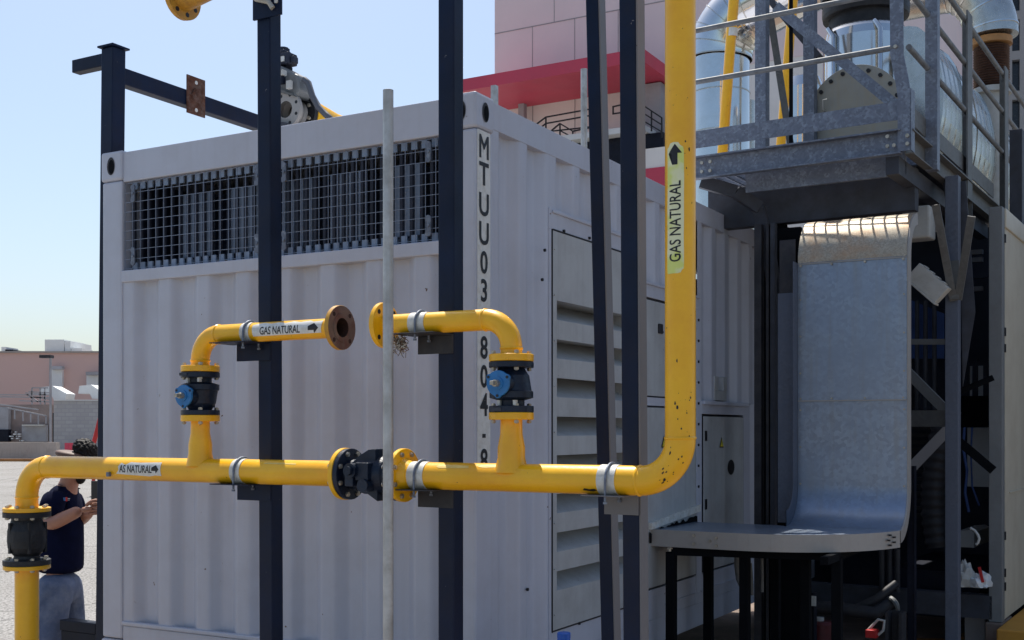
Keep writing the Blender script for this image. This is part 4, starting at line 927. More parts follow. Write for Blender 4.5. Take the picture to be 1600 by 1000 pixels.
for px in (1510, 1523, 1540): x = Q.x(px, 3.1); b.box(x-.02, x+.02, 3.1, 3.14, Q.z(620, x, 3.1), Q.z(560, x, 3.1))
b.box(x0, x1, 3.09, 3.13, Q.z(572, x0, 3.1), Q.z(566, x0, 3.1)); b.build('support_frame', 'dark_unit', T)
b = MB(); b.box(x0, x1, 3.3, 3.32, Q.z(760, x0, 3.3), Q.z(568, x0, 3.3)); b.build('rear_panel', 'bg_light', T)  # pale colour stands in for daylight showing at the back
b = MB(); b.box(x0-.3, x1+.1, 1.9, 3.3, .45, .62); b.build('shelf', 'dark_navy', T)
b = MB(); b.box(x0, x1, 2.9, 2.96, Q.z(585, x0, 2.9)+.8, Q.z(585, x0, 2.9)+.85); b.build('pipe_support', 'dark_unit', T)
# pipes low in shade
def P3(px, py, y): return Q.p(px, py, y)
b = MB(); b.path([P3(1215, 948, 1.2), P3(1300, 950, 1.2), P3(1368, 958, 1.2), P3(1395, 940, 1.35)], .05, 16); b.path([P3(1340, 950, 1.25), P3(1370, 935, 1.25), P3(1400, 912, 1.4)], .03, 12); b.build('coolant_pipe', 'grey_bracket', T)
b = MB(); b.lathe(P3(1392, 946, 1.3), (.6,.6,.4), [(0, .055), (.01, .065), (.03, .065), (.04, .05)], 20); b.build('pipe_collar', 'panel_front', T)
b = MB(); 
for px in (1378, 1390, 1402): x = Q.x(px, 1.5); b.cyl((x, 1.5, Q.z(925, x, 1.5)), (x, 1.5, Q.z(858, x, 1.5)), .022, n=12)
b.build('drain_pipe', 'grey_bracket', T)
T = thing('valve_block', 'small grey channel bracket with fittings low under the cable tray', 'bracket', Q, (P3(1400, 1000, .55)[0], .55, 0))
x0, x1 = Q.x(1386, .55), Q.x(1412, .55); b = MB(); zt_ = Q.z(955, x0, .55); b.box(x0, x0+.02, .5, .62, .0, zt_); b.box(x1-.02, x1, .5, .62, 0, zt_); b.box(x0+.02, x1-.02, .6, .62, 0, zt_); b.build('channel', 'grey_bracket', T)
b = MB(); b.path([P3(1356, 985, .5), P3(1372, 968, .5), P3(1382, 970, .5), P3(1380, 985, .5), P3(1372, 992, .5)], .010, 8); b.box(Q.x(1355, .5), Q.x(1372, .5), .45, .52, Q.z(997, x0, .5), Q.z(985, x0, .5), 1); b.build('fitting', ['white_plastic', 'red_plastic'], T, bevel=.004)
T = thing('fluid_drum', 'dark red drum with white cap standing low behind the tray stand', 'drum', Q, (Q.x(1283, .9), .9, 0))
x = Q.x(1283, .9); zt_ = Q.z(970, x, .9); b = MB(); b.lathe((x, .9, 0), (0,0,1), [(0, 0), (0, .09), (zt_-.02, .09), (zt_, .07), (zt_, 0)], 24); b.build('drum_body', 'dark_red', T)
b = MB(); b.lathe((x-.01, .9, zt_), (0,0,1), [(0, .03), (.025, .03), (.03, 0)], 16); b.build('cap', 'white_plastic', T)
x = Q.x(1272, .7); b = MB(); z0 = Q.z(946, x, .7); b.cyl((x, .7, 0), (x, .7, z0+.09), .02, n=12); b.box(x-.022, x+.022, .67, .679, z0, z0+.07, 1); single(b, 'tag_post', ['dark_navy', 'sticker_white'], 'thin dark post with a crumpled white tag below the tray', 'post', Q, (x, .7, 0))
# hoses
T = thing('ribbed_hose', 'black ribbed flexible hose curving down behind the galvanised column', 'hose', Q, (Q.x(1470, 1.9), 1.9, .8))
b = MB(); pts = []; 
for i in range(60):
    t = i/59; px = 1482-26*math.sin(t*2.4)*.9; py = 640+215*t; pts.append(Q.p(px, py, 1.9))
rs = [.085+(.012 if (i % 4) < 2 else 0) for i in range(60)]; b.path(pts, rs, 16); b.build('hose_wall', 'rubber', T)
# plastic hood
T = thing('vent_hood', 'tilted off-white corrugated plastic hood under the platform', 'hood', Q, (Q.x(1450, .85), .85, 2.5))
c0 = Q.p(1453, 445, .8); b = MB(); ax = Vector((.72, 0, -.69)).normalized(); uz = Vector((.69, 0, .72))
def hb(u0, u1, v0, v1, y0, y1, m=0):
    vs = [c0+ax*u+uz*v+Vector((0, y, 0)) for y in (y0, y1) for (u, v) in ((u0, v0), (u1, v0), (u1, v1), (u0, v1))]
    b.add(vs, [(0,1,2,3), (7,6,5,4), (0,4,5,1), (1,5,6,2), (2,6,7,3), (3,7,4,0)], m)
hb(-.13, .13, -.06, .07, -.10, .0); 
for k in range(4): hb(-.11+.055*k+.01, -.11+.055*k+.035, .0701, .078, -.10, .0)
hb(-.14, .14, -.072, -.06, -.11, .0)
b.build('hood_shell', 'white_plastic', T, bevel=.006)
b = MB(); b.path([Q.p(1412, 425, .95), Q.p(1432, 438, .9), Q.p(1440, 446, .85)], .028, 14); b.build('inlet_pipe', 'steel_shade', T)
b = MB(); p = Q.p(1440, 345, .75); b.box(p.x-.12, p.x+.06, .72, .9, p.z-.12, p.z+.10); single(b, 'junction_box', 'white_plastic', 'white box tucked under the platform beside the curved tray top', 'box', Q, (p.x, .75, p.z-.12), bevel=.015)
# rag bags, stick, hose on shelf
def crumple(name, px, py, y, sx, sz, mt, label, cat, seed):
    p = Q.p(px, py, y); bm = bmesh.new(); bmesh.ops.create_icosphere(bm, subdivisions=3, radius=1); random.seed(seed)
    ph = [Vector((random.uniform(-1,1), random.uniform(-1,1), random.uniform(-1,1))).normalized() for _ in range(22)]
    for v in bm.verts:
        d = v.co.normalized(); k = 1+sum(.09*(1 if d.dot(q) > .55 else -.3) for q in ph[:11])+.1*math.sin(d.dot(ph[0])*9)+.07*math.sin(d.dot(ph[1])*17)
        v.co = Vector((d.x*sx*k, d.y*sx*.8*k, max(0, (d.z+.35)*sz*k)))
    bm.verts.index_update(); b = MB(); b.add([v.co+Vector((p.x, y, p.z)) for v in bm.verts], [[v.index for v in f.verts] for f in bm.faces]); bm.free()
    return single(b, name, mt, label, cat, Q, (p.x, y, p.z))
crumple('plastic_bag', 1507, 916, 1.55, .085, .16, 'white_plastic', 'crumpled white plastic bag on the dark beam right of the column', 'bag', 1)
crumple('plastic_bag', 1530, 917, 1.55, .07, .075, 'bg_light', 'small grey crumpled bag under the red stick', 'bag', 4)
b = MB(); b.beam(Q.p(1530, 886, 1.5), Q.p(1536, 910, 1.5), .012, .02); single(b, 'red_stick', 'red_plastic', 'short bright red stick poking up from the bags', 'stick', Q, Q.p(1536, 912, 1.5))
b = MB(); b.path([Q.p(px, py, 1.5) for px, py in ((1516, 825), (1523, 829), (1528, 836), (1530, 842), (1528, 848), (1525, 851))], .010, 10); single(b, 'white_hose', 'white_plastic', 'short white curved hose between column and beige enclosure', 'hose', Q, Q.p(1525, 851, 1.5))
b = MB(); p0_, p1_ = Q.p(1498, 842, 1.7), Q.p(1522, 832, 1.7); b.prism([(p0_.x, p0_.z-.06), (p1_.x, p0_.z-.06), (p1_.x, p1_.z), (p1_.x-.03, p1_.z+.015), (p0_.x, p0_.z+.06)], 'y', 1.7, 2.3); single(b, 'oil_tray', 'panel_front', 'pale sloping metal box behind the white hose', 'box', Q, (p0_.x, 1.7, p0_.z-.06))  # pale wedge added in place of a patch of sunlight
b = MB(); x0, x1 = Q.x(1507, 1.9), Q.x(1540, 1.9); b.box(x0, x1, 1.9, 2.2, .0, Q.z(948, x0, 1.9)); single(b, 'plastic_crate', 'bg_grey', 'pale grey plastic crate on the floor beside the beige enclosure', 'crate', Q, (x0, 1.9, 0), bevel=.01)
b = MB(); b.path([Q.p(px, py, 1.8) for px, py in ((1507, 668), (1505, 700), (1511, 735), (1508, 770), (1514, 800))], .010, 8); b.path([Q.p(px, py, 1.85) for px, py in ((1519, 668), (1517, 710), (1519, 760), (1530, 790))], .007, 8); single(b, 'blue_cable', 'blue_tarp', 'hanging dark blue cables right of the galvanised column', 'cable', Q, Q.p(1510, 800, 1.8))
# container-to-tray cable bundle / uprights px 1180-1225
for i, (px, wd, m) in enumerate(((1186, .05, 'grey_bracket'), (1201, .018, 'grey_bracket'), (1209, .03, 'steel_shade'))):
    y = 3.2; x = K.x(px, y); b = MB(); b.box(x-wd/2, x+wd/2, y-.03, y+.03, .0, 3.1)
    single(b, 'conduit_channel', m, ['widest upright channel beside the container wall', 'thinnest upright strip between two channels behind the tray', 'upright channel just left of the curved cable tray'][i], 'channel', K, (x, y, 0), group='upright channels beside the container')
b = MB(); x = K.x(1195, 3.4); b.box(x-.06, x+.25, 3.4, 3.45, 0, 3.1); single(b, 'shadow_partition', 'pit_black', 'black partition sheet behind the upright channels', 'partition', K, (x, 3.4, 0))  # black sheet added to paint the gap as shade
# dangling hoses under tray
b = MB(); b.path([K.p(px, py, 2.4) for px, py in ((1152, 862), (1152, 885), (1154, 905), (1157, 920))], [.02, .02, .017, .003], 10); single(b, 'drip_funnel', 'old_galvanised', 'pointed grey spout hanging under the cable tray', 'spout', K, K.p(1152, 862, 2.4))
b = MB(); b.path([K.p(px, py, 2.6) for px, py in ((1172, 880), (1174, 905), (1175, 930))], .012, 8); b.path([K.p(px, py, 2.6) for px, py in ((1190, 862), (1191, 900), (1191, 925))], .010, 8); single(b, 'drip_hose', 'old_galvanised', 'thin grey hoses hanging under the cable tray', 'hose', K, K.p(1180, 930, 2.6))

# ================================================================== RIGHT ENCLOSURE
yE = 1.6; xE0, xE1 = Q.x(1545, yE), Q.x(1566, yE); zEt = Q.z(322, xE1, yE); zEb = Q.z(973, xE1, yE)
T = thing('enclosure', 'tall beige metal enclosure wall with grey front edge at the far right', 'enclosure', Q, (xE1, yE, 0))
b = MB(); b.box(xE0, xE1, yE, yE+.10, zEb, zEt); b.build('corner_post', 'panel_front', T, bevel=.004)
b = MB(); b.box(xE0+.01, xE1-.003, yE+.10, yE+8, zEb+.01, zEt-.004); b.build('side_wall', 'panel_beige', T)
b = MB(); b.box(xE0+.005, xE1+.012, yE+.10, yE+8, zEt-.14, zEt-.001); b.build('top_rail', 'panel_beige', T, bevel=.006)
b = MB()
for z in (zEt-.22, zEt-.9, zEt-1.02, zEb+.62, zEb+.35, zEb+.25): b.box(xE1, xE1+.008, yE+.085, yE+.115, z-.03, z+.03)
b.build('hinge', 'cast_iron', T)
b = MB(); b.box(xE1-.002, xE1+.004, yE+.101, yE+.113, zEb+.02, zEt-.15); b.build('door_edge', 'panel_beige', T)
b = MB(); b.box(xE1-.004, xE1+.006, yE+.3, yE+8, zEb+.92, zEb+.93); b.build('seam', 'panel_beige', T)
b = MB(); b.prism([(xE1+.004, yE-.25), (xE1+.7, yE-.25), (xE1+.7, yE+9), (xE1+.004, yE+9)], 'z', .0, zEb-.01); single(b, 'kerb', 'orange_paint', 'orange painted kerb along the foot of the beige enclosure', 'kerb', Q, (xE1, yE, 0), bevel=.01)
b = MB(); b.box(xE0-.02, xE1+.002, yE-.02, yE+.4, .0, zEb-.003); single(b, 'plinth', 'pad_concrete', 'low dark concrete plinth under the enclosure corner', 'plinth', Q, (xE0, yE, 0), bevel=.01)
# brown bars standing in for lit patches of floor
random.seed(8)
for i, (a, c_) in enumerate((((1425, 975), (1478, 968)), ((1430, 990), (1476, 984)), ((1498, 985), (1540, 958)))):
    pa, pb = W.p(a[0], a[1], 9.1+.1*i), W.p(c_[0], c_[1], 9.1+.1*i); pa.z = pb.z = .03; b = MB(); b.beam(pa, pb+Vector((0, .25*(i == 2), 0)), .07, .02)
    single(b, 'wood_offcut', 'kerb_orange', ['upper wood offcut lying left of the galvanised column foot', 'lower wood offcut lying left of the galvanised column foot', 'wood offcut lying right of the galvanised column foot'][i], 'wood', W, pa, group='wood offcuts on the floor')

# ================================================================== PLATFORM TOP EQUIPMENT
# polished vessel
yV = 2.0; xV0, xV1 = Q.x(1284, yV), Q.x(1424, yV); cx = (xV0+xV1)/2; rv = (xV1-xV0)/2*.93
T = thing('exhaust_silencer', 'polished stainless steel upright cylinder on the platform', 'silencer', Q, (cx, yV, zD))
zt_ = Q.z(38, cx, yV-.2)
b = MB(); b.lathe((cx, yV, zD), (0,0,1), [(0, rv), (zt_-zD-.10, rv), (zt_-zD-.04, rv*.97), (zt_-zD, rv*.90), (zt_-zD, 0)], 48); b.build('shell', 'polished_steel', T)
b = MB(); b.lathe((cx, yV, zt_), (0,0,1), [(0, rv*.86), (.10, rv*.86), (.10, rv*1.0), (.13, rv*1.02), (.19, rv*1.02), (.20, rv*.9), (.24, rv*.9), (.24, rv*1.06), (.30, rv*1.06), (.30, 0)], 40); b.build('top_flange', 'cast_iron', T)
b = MB(); b.lathe((cx, yV, zt_), (0,0,1), [(.30, rv*.8), (1.2, rv*.8)], 40); b.build('stack', 'polished_steel', T)
for dx in (-.25, .30):
    b = MB(); x = cx+dx*rv*2; b.path([(x, yV-rv*.95, zD), (x, yV-rv*.95, zt_-.1), (x-.05, yV-rv*.85, zt_-.02)], .02, 10); b.build('stand_pipe', 'polished_steel', T)
# hatch
yH = 1.35; cxh = Q.x(1335, yH); zh = Q.z(190, cxh, yH); rh = 68/FPX*Q.w(cxh, yH)[1]/.86
T = thing('inspection_hatch', 'round grey bolted inspection cover in front of the polished cylinder', 'hatch', Q, (cxh, yH, zD))
b = MB(); n = 40; pts = [(cxh+rh*math.cos(math.pi*i/n), zh+rh*math.sin(math.pi*i/n)*1.12) for i in range(n+1)]; pts += [(cxh-rh, zD), (cxh+rh, zD)]
b.prism(pts, 'y', yH, yH+.02); b.build('cover_plate', 'hatch_grey', T, bevel=.003)
b = MB(); b.prism([(cxh+(p[0]-cxh)*.93, zD+(p[1]-zD)*.93) for p in pts], 'y', yH+.021, yH+.45); b.build('chamber', 'steel_shade', T)
b = MB()
for i in range(11):
    a = math.pi*(i+.4)/11; b.hexn((cxh+rh*.90*math.cos(a), yH, zh+rh*math.sin(a)*1.12*.90), (0,-1,0), .016, .014)
b.build('bolt_head', 'cast_iron', T)
b = MB(); x = Q.x(1289, yH); z = Q.z(165, x, yH); b.path([(x, yH, z-.04), (x, yH-.05, z-.04), (x, yH-.05, z+.03), (x+.03, yH-.05, z+.03)], .006, 8); b.build('handle', 'white_plastic', T)
# horizontal clad duct receding
T = thing('clad_duct', 'long aluminium clad exhaust duct receding beside the handrail', 'duct', Q, (.2, 2.0, zD))
xd0 = Q.x(1424, 1.9); 
b = MB(); yy0, yy1 = 1.9, 6.4; 
def ductprof(xo):
    pts = []
    for i in range(13):
        t = math.pi*(-.5+i/12); pts.append((xo+.26*math.cos(t), zD+.70+.58*math.sin(t)))
    return pts
pf = [(-.5, zD+.12)]+ductprof(xd0-.02)+[(-.5, zD+1.28)]
vs = []; fs = []; nn = len(pf); ys = []; y = yy0; k = 0
while y < yy1: ys += [y, y+.09]; y += .10
for j, y in enumerate(ys):
    o_ = .0 if j % 2 == 0 else .0
    for p in pf: vs.append((p[0]+(.006 if (j//2) % 2 else 0), y, p[1]))
for j in range(len(ys)-1):
    for i in range(nn): i2 = (i+1) % nn; fs.append((j*nn+i, j*nn+i2, (j+1)*nn+i2, (j+1)*nn+i))
fs.append(tuple(range(nn))); fs.append(tuple(reversed(range((len(ys)-1)*nn, len(ys)*nn))))
b.add(vs, fs); b.build('duct_shell', 'cladding', T)
for y in (2.6, 3.9, 5.2):
    b = MB(); b.prism([(p[0]+.02 if p[0] > -.4 else p[0], (p[1]-zD-.70)*1.03+zD+.70) for p in pf], 'y', y, y+.04); b.build('strap', 'polished_steel', T)
for y in (2.1, 5.6): b = MB(); b.box(-.1, xd0+.15, y, y+.1, zD, zD+.3); b.build('support_leg', 'steel_shade', T)
b = MB(); b.box(-.2, 1.1, 5.5, 7.5, zD-.02, zD); b.build('deck_plate', 'steel_shade', T)
# right stub: elbow, orange ring, bellows
yB_ = 4.2; pc = Q.p(1549, 80, yB_); rb = 27/FPX*Q.w(pc.x, yB_)[1]
T = thing('exhaust_elbow', 'insulated silver elbow duct with orange ring above bellows at top right', 'duct', Q, (pc.x, yB_, zD))
zb_ = Q.z(140, pc.x, yB_); zr = Q.z(72, pc.x, yB_)
RB = .16
b = MB(); prf = []; z = zb_; k = 0
while z < zr: prf += [(z-zD, RB), (z-zD+.012, RB-.018)]; z += .024
b.lathe((pc.x, yB_, zD), (0,0,1), prf, 28); b.build('bellows', 'bellows', T)
b = MB(); b.lathe((pc.x, yB_, zr), (0,0,1), [(0, .1), (0, RB*1.15), (.06, RB*1.15), (.06, .1)], 28); b.build('orange_ring', 'orange_flange', T)
b = MB(); b.lathe((pc.x, yB_, zD-.1), (0,0,1), [(0, RB*.8), (zb_-zD+.1, RB*.8)], 24); b.lathe((pc.x, yB_, zb_-.05), (0,0,1), [(0, .1), (0, RB*1.1), (.05, RB*1.1)], 24); b.build('lower_pipe', 'white_plastic', T)
b = MB(); re = .235
c_ = Vector((pc.x, yB_, zr+.06)); pts = []
for i in range(15):
    t = R(90)*i/14; pts.append((c_.x-.42+.42*math.cos(t), yB_, c_.z+.02+.55*math.sin(t)))
b.path(pts+[(c_.x-1.0, yB_, c_.z+.57)], re, 30); b.build('elbow_shell', 'cladding', T)
for i in (1, 4, 7, 10, 13):
    b = MB(); p, q = Vector(pts[i]), Vector(pts[i+1] if i < 14 else pts[i]); d = (q-p).normalized(); b.lathe(p, d, [(0, re+.001), (0, re+.008), (.014, re+.008), (.014, re+.001)], 30)
    b.build('lagging_band', 'polished_steel', T)
# left silver duct
yS = 3.6; xs0, xs1 = Q.x(1078, yS), Q.x(1172, yS); cxs = (xs0+xs1)/2; rs_ = (xs1-xs0)/2
T = thing('insulated_duct', 'shiny silver insulated duct with elbow left of the platform', 'duct', Q, (cxs, yS, 0))
zE = Q.z(95, cxs, yS)
b = MB(); b.cyl((cxs, yS, 2.2), (cxs, yS, zE), rs_*.93, n=36); b.build('duct_shell', 'polished_steel', T)
b = MB(); pts = []
for i in range(17):
    t = R(75)*i/16; Rr = rs_*1.5; pts.append((cxs+Rr-Rr*math.cos(t), yS, zE+Rr*math.sin(t)))
b.path(pts, rs_, 36, caps=False); d = (Vector(pts[-1])-Vector(pts[-2])).normalized(); b.cyl(pts[-1], Vector(pts[-1])+d*1.2, rs_, n=36); b.build('elbow_shell', 'polished_steel', T)
for i in (0, 3, 6, 9, 12, 15):
    b = MB(); p, q = Vector(pts[i]), Vector(pts[i+1]); dd = (q-p).normalized(); b.lathe(p, dd, [(0, rs_), (0, rs_+.006), (.012, rs_+.006), (.012, rs_)], 36); b.build('lagging_band', 'cladding', T)
for z in (zE-.35, zE-.75, zE-1.15):
    b = MB(); b.lathe((cxs, yS, z), (0,0,1), [(0, rs_*.93), (0, rs_*.93+.005), (.012, rs_*.93+.005), (.012, rs_*.93)], 36); b.build('lagging_band', 'cladding', T)
b = MB(); x = Q.x(1166, 4.4); b.cyl((x, 4.4, 2.0), (x, 4.4, 5.2), .09, n=24); single(b, 'exhaust_pipe', 'cladding', 'slim silver pipe partly hidden behind the large shiny duct', 'pipe', Q, (x, 4.4, 2.0))
b = MB(); p = Q.p(1256, 140, 3.4); b.lathe(p-Vector((0,0,.55)), (0,0,1), [(0, 0), (0, .19), (.55, .19), (.65, .15), (.70, 0)], 28); b.cyl(p-Vector((0,0,1.2)), p-Vector((0,0,.54)), .1, n=20); single(b, 'roof_vent', 'polished_steel', 'small silver domed vent behind the second platform column', 'vent', Q, p-Vector((0,0,1.2)))
# slanted yellow pipes
for i, (a, c_, r_, lb) in enumerate((((1148, -20), (1121, 345), .045, 'slanting yellow pipe in front of the shiny silver duct'), ((1241, -20), (1210, 345), .040, 'second slanting yellow pipe behind the platform column'))):
    yq = 2.2; b = MB(); b.cyl(Q.p(*c_, yq), Q.p(*a, yq), r_, n=24); 
    T = thing('gas_pipe', lb, 'pipe', Q, Q.p(*c_, yq), 'yellow gas pipework'); b.build('pipe_run', 'yellow_paint', T)
    if i == 0:
        q = MB(); p = Q.p(1144, 52, yq); d = (Q.p(*a, yq)-Q.p(*c_, yq)).normalized(); q.lathe(p-d*.03, d, [(0, r_), (0, r_+.002), (.07, r_+.002), (.07, r_)], 24); q.build('tape_band', 'sticker_white', T)
# tall grey column far right
b = MB(); x0, x1 = Q.x(1577, 3.0), Q.x(1597, 3.0); b.box(x0, x1, 3.0, 3.12, 2.9, Q.z(203, x0, 3.0)); single(b, 'grey_cabinet', 'steel_shade', 'tall blue grey cabinet standing on top of the beige enclosure', 'cabinet', Q, (x0, 3.0, 2.9), bevel=.004)
# grey posts behind container
b = MB(); y = 8; x = K.x(770.5, y); b.box(x-.035, x+.035, y, y+.07, 2.5, K.z(133, x, y)); single(b, 'signal_post', 'conduit', 'short grey post rising beside the container top corner', 'post', K, (x, y, 0))
b = MB(); y = 7.0; x = K.x(912.5, y); b.cyl((x, y, 0), (x, y, K.z(108, x, y)), .036, n=14); single(b, 'vent_pipe', 'conduit', 'peeling white pipe standing in front of the red canopy building', 'pipe', K, (x, y, 0))

# ================================================================== TOWER BUILDING
F = Frame((773-800)/FPX*45, 45, -29.4)
T = thing('tower_building', 'pink panelled tower building with red canopy and side balcony', 'building', F, (0, 0, 0))
TX = F.x(1452, 0)
b = MB(); b.box(0, TX, 0, 18, 14.35, 34); b.build('upper_wall', 'pink_wall', T)
b = MB(); b.box(.0, TX, .02, 18, 0, 14.35); b.build('lower_wall', 'cream_wall', T)
b = MB()
def fz(py, x): return F.z(py, x, 0)
zj = F.z(53, 0, 0)
for z in (zj, zj+5.2): b.box(0, TX, -.012, 0, z-.02, z+.02)
for px in (832, 898, 966): x = F.x(px, 0); b.box(x-.012, x+.012, -.012, 0, 14.4, zj-.02)
for px in (866, 934): x = F.x(px, 0); b.box(x-.012, x+.012, -.012, 0, zj+.02, 34)
for px in (832, 898): x = F.x(px, 0); b.box(x-.015, x+.015, 0.008, .02, 5, 14.35)
b.build('panel_joint', 'joint', T)
b = MB(); yc0 = -3.0; xcl, xcr = F.x(716, yc0), F.x(1004, yc0); zc1, zc0 = F.z(115, F.x(773, yc0), yc0), F.z(134, F.x(773, yc0), yc0)
b.box(xcl, xcr, yc0, yc0+.25, zc0, zc1); b.box(xcr-.25, xcr, yc0+.25, 3, zc0, zc1); b.box(xcl, xcr-.25, yc0+.25, 0, zc0+.02, zc0+.3); b.build('canopy', 'red_paint', T)
b = MB()
for px in (816,): x = F.x(px, -.4); b.box(x-.12, x+.12, -.5, -.26, 3, zc0+.02)
x = F.x(766, -2.2)
b.build('canopy_column', 'bg_grey', T)
b = MB(); x0, x1 = F.x(1006, -.6), F.x(1032, -.6); b.box(x0, x1, -.6, 0, F.z(240, x0, -.6), F.z(132, x0, -.6)); b.build('service_door', 'bg_grey', T)
ys_ = -1.6
def railing(pts, name='balcony_rail'):
    for sel in (lambda q: q[0][0] < 940, lambda q: 940 <= q[0][0] < 1000, lambda q: q[0][0] >= 1000):
        b = MB()
        for (a, c_) in pts:
            if sel((a, c_)): b.beam(F.p(*a, ys_), F.p(*c_, ys_), .045, .045)
        b.build(name, 'cast_iron', T)
railing([((853,183),(925,170)), ((853,193),(925,180)), ((853,183),(833,198)), ((853,193),(840,203)), ((853,183),(853,206)), ((853,206),(925,198)), ((875,193),(895,205)), ((875,193),(857,208)), ((875,193),(875,214)), ((895,205),(930,198)), ((895,205),(895,211)), ((875,204),(890,212)),
 ((957,167),(970,164)), ((957,178),(970,176)), ((958,167),(958,178)), ((1007,166),(1034,184)), ((1007,178),(1034,195)), ((1007,190),(1034,206)), ((1034,184),(1034,215)), ((1018,174),(1018,205))])
b = MB(); x0, x1 = F.x(872, -1.7), F.x(1006, -1.7); zs = F.z(217, x0, -1.7); b.box(x0, x1, -1.7, -.02, zs-.1, zs+.1); b.build('balcony_slab', 'bg_light', T)
b = MB(); b.box(F.x(880, -1.2), F.x(1036, -1.2), -1.2, -.02, zs-1.6, zs-.12); b.build('balcony_soffit', 'dark_navy', T)  # dark navy block paints in the shade under the walkway
b = MB(); x0, x1 = F.x(1007, -2.2), F.x(1130, -2.2); b.box(x0, x1, -2.2, -.02, 3, F.z(233, x0, -2.2)); b.build('annex_wall', 'cream_wall', T)
b = MB(); z1 = F.z(264, x0, -2.25); b.box(x0, x1, -2.26, -2.205, z1-1.2, z1); b.build('red_band', 'red_paint', T)
# right grid building
F2 = Frame(17.5, 46, -20)
T = thing('office_block', 'pale concrete building with dark square windows at the far right edge', 'building', F2, (0, 0, 0))
x0, x1 = F2.x(1440, 0), F2.x(1700, 0)
b = MB(); b.box(x0, x1, .35, 12, 0, 30); b.build('wall', 'concrete_grid', T)
zrow = [F2.z(py, F2.x(1585, 0), 0) for py in (24, 88, 149, 206)]; st = (zrow[0]-zrow[2])/2
b = MB()
for k in range(-6, 8): b.box(x0, x1, .0, .345, zrow[0]-k*st-.17, zrow[0]-k*st+.17)
for px in (1470, 1522, 1572, 1603, 1655): x = F2.x(px, 0); b.box(x-.22, x+.22, .005, .34, 0, 30)
b.build('facade_frame', 'concrete_grid', T)
for k in range(-3, 5):
    for a, c_ in ((1475, 1517), (1527, 1567), (1577, 1598), (1608, 1650)):
        b = MB(); b.box(F2.x(a, 0), F2.x(c_, 0), .30, .349, zrow[0]-k*st-st+.17, zrow[0]-k*st-.17); b.build('window', 'window_dark', T)

# ================================================================== FAR LEFT BACKGROUND
def BX(b, x0, x1, y0, y1, Y, dep, m=0):
    p = W.p(x0, y1, Y); q = W.p(x1, y0, Y); b.box(p.x, q.x, Y, Y+dep, max(0, p.z), q.z, m)
T = thing('warehouse', 'long low pink warehouse with flat roof in the far distance', 'building', W, (-40, 78, 0))
b = MB(); BX(b, -300, 420, 551, 720, 78, 25); b.build('wall', 'far_pink', T)
b = MB(); BX(b, -300, 420, 548.5, 551, 77.8, 25.2); b.build('parapet', 'low_concrete', T)
for (x0, x1, y0, y1) in ((80, 97, 574, 604), (135, 156, 583, 605)):
    b = MB(); BX(b, x0, x1, y0, y1, 77.7, .3); w_ = b.build('shutter', 'bg_light', T); b = MB(); BX(b, x0-1, x1+.5, y0-2, y0+3, 77.3, .39); b.build('shutter_hood', 'bg_grey', T)
b = MB(); BX(b, 70, 100, 530.5, 550, 80, 4); BX(b, 101, 110, 533, 550, 80, 4); b_ = single(b, 'rooftop_unit', 'bg_light', 'large pale box unit on the far pink warehouse roof', 'roof unit', W, W.p(90, 548, 80))
b = MB(); BX(b, 2, 9, 542, 551, 79, 2); BX(b, 8, 20, 546, 551, 79, 2, 1); single(b, 'rooftop_unit', ['bg_light', 'dark_navy'], 'small grey vent on the left end of the warehouse roof', 'roof unit', W, W.p(8, 550, 79))
b = MB(); BX(b, 112, 128, 544, 550, 80, 2); single(b, 'rooftop_unit', 'bg_light', 'low flat vent right of the large rooftop box', 'roof unit', W, W.p(120, 550, 80))
T = thing('street_lamp', 'tall thin lamp post with flat head before the far warehouse', 'lamp', W, W.p(79, 692, 66))
b = MB(); p = W.p(79, 700, 66); b.cyl((p.x, 66, 0), (p.x, 66, W.p(79, 556, 66).z), .07, n=10); b.build('pole', 'bg_grey', T)
b = MB(); BX(b, 61, 79, 554.5, 559, 65.8, .5); b.build('lamp_head', 'grey_bracket', T)
T = thing('brick_wall', 'white painted block wall behind the man', 'wall', W, W.p(120, 705, 68))
b = MB(); BX(b, 84, 420, 626, 716, 68, .4); b.build('wall_face', 'white_brick', T)
b = MB(); BX(b, 84, 420, 624.5, 626, 67.9, .6); b.build('coping', 'bg_light', T)
T = thing('shed', 'brown lean-to shed with mesh fence at the far left', 'shed', W, W.p(40, 700, 67))
b = MB(); BX(b, -80, 79, 632, 700, 70, 3); b.build('shed_wall', 'bg_brown', T)
b = MB(); BX(b, -20, 13, 636, 671, 69.5, .4); b.build('grey_panel', 'bg_grey', T); b = MB(); BX(b, -20, 13, 671, 690, 69.4, .4); b.build('shed_base', 'dark_navy', T)
b = MB(); BX(b, 34, 72, 664, 690, 69.6, .3); b.build('grey_door', 'bg_grey', T); b = MB(); BX(b, 34, 68, 663.5, 665, 69.3, .3); b.build('white_strip', 'sticker_white', T)
b = MB(); BX(b, 82, 85, 645, 692, 69.3, .3); b.build('edge_post', 'grey_bracket', T)
b = MB(); random.seed(4)
for k in range(14): x = 14+random.uniform(0, 18); y = 674+random.randint(0, 4)*3.4; BX(b, x, x+random.uniform(2, 5), y, y+1.8, 69.3, .2)
b.build('brick_stack', 'bg_light', T)
def stick(b, a, c_, Y, r=.03): b.beam(W.p(*a, Y), W.p(*c_, Y), r*2, r*2)
T = thing('pipe_trestle', 'tangle of thin grey pipe railings above the brown shed', 'railing', W, W.p(50, 640, 69))
b = MB()
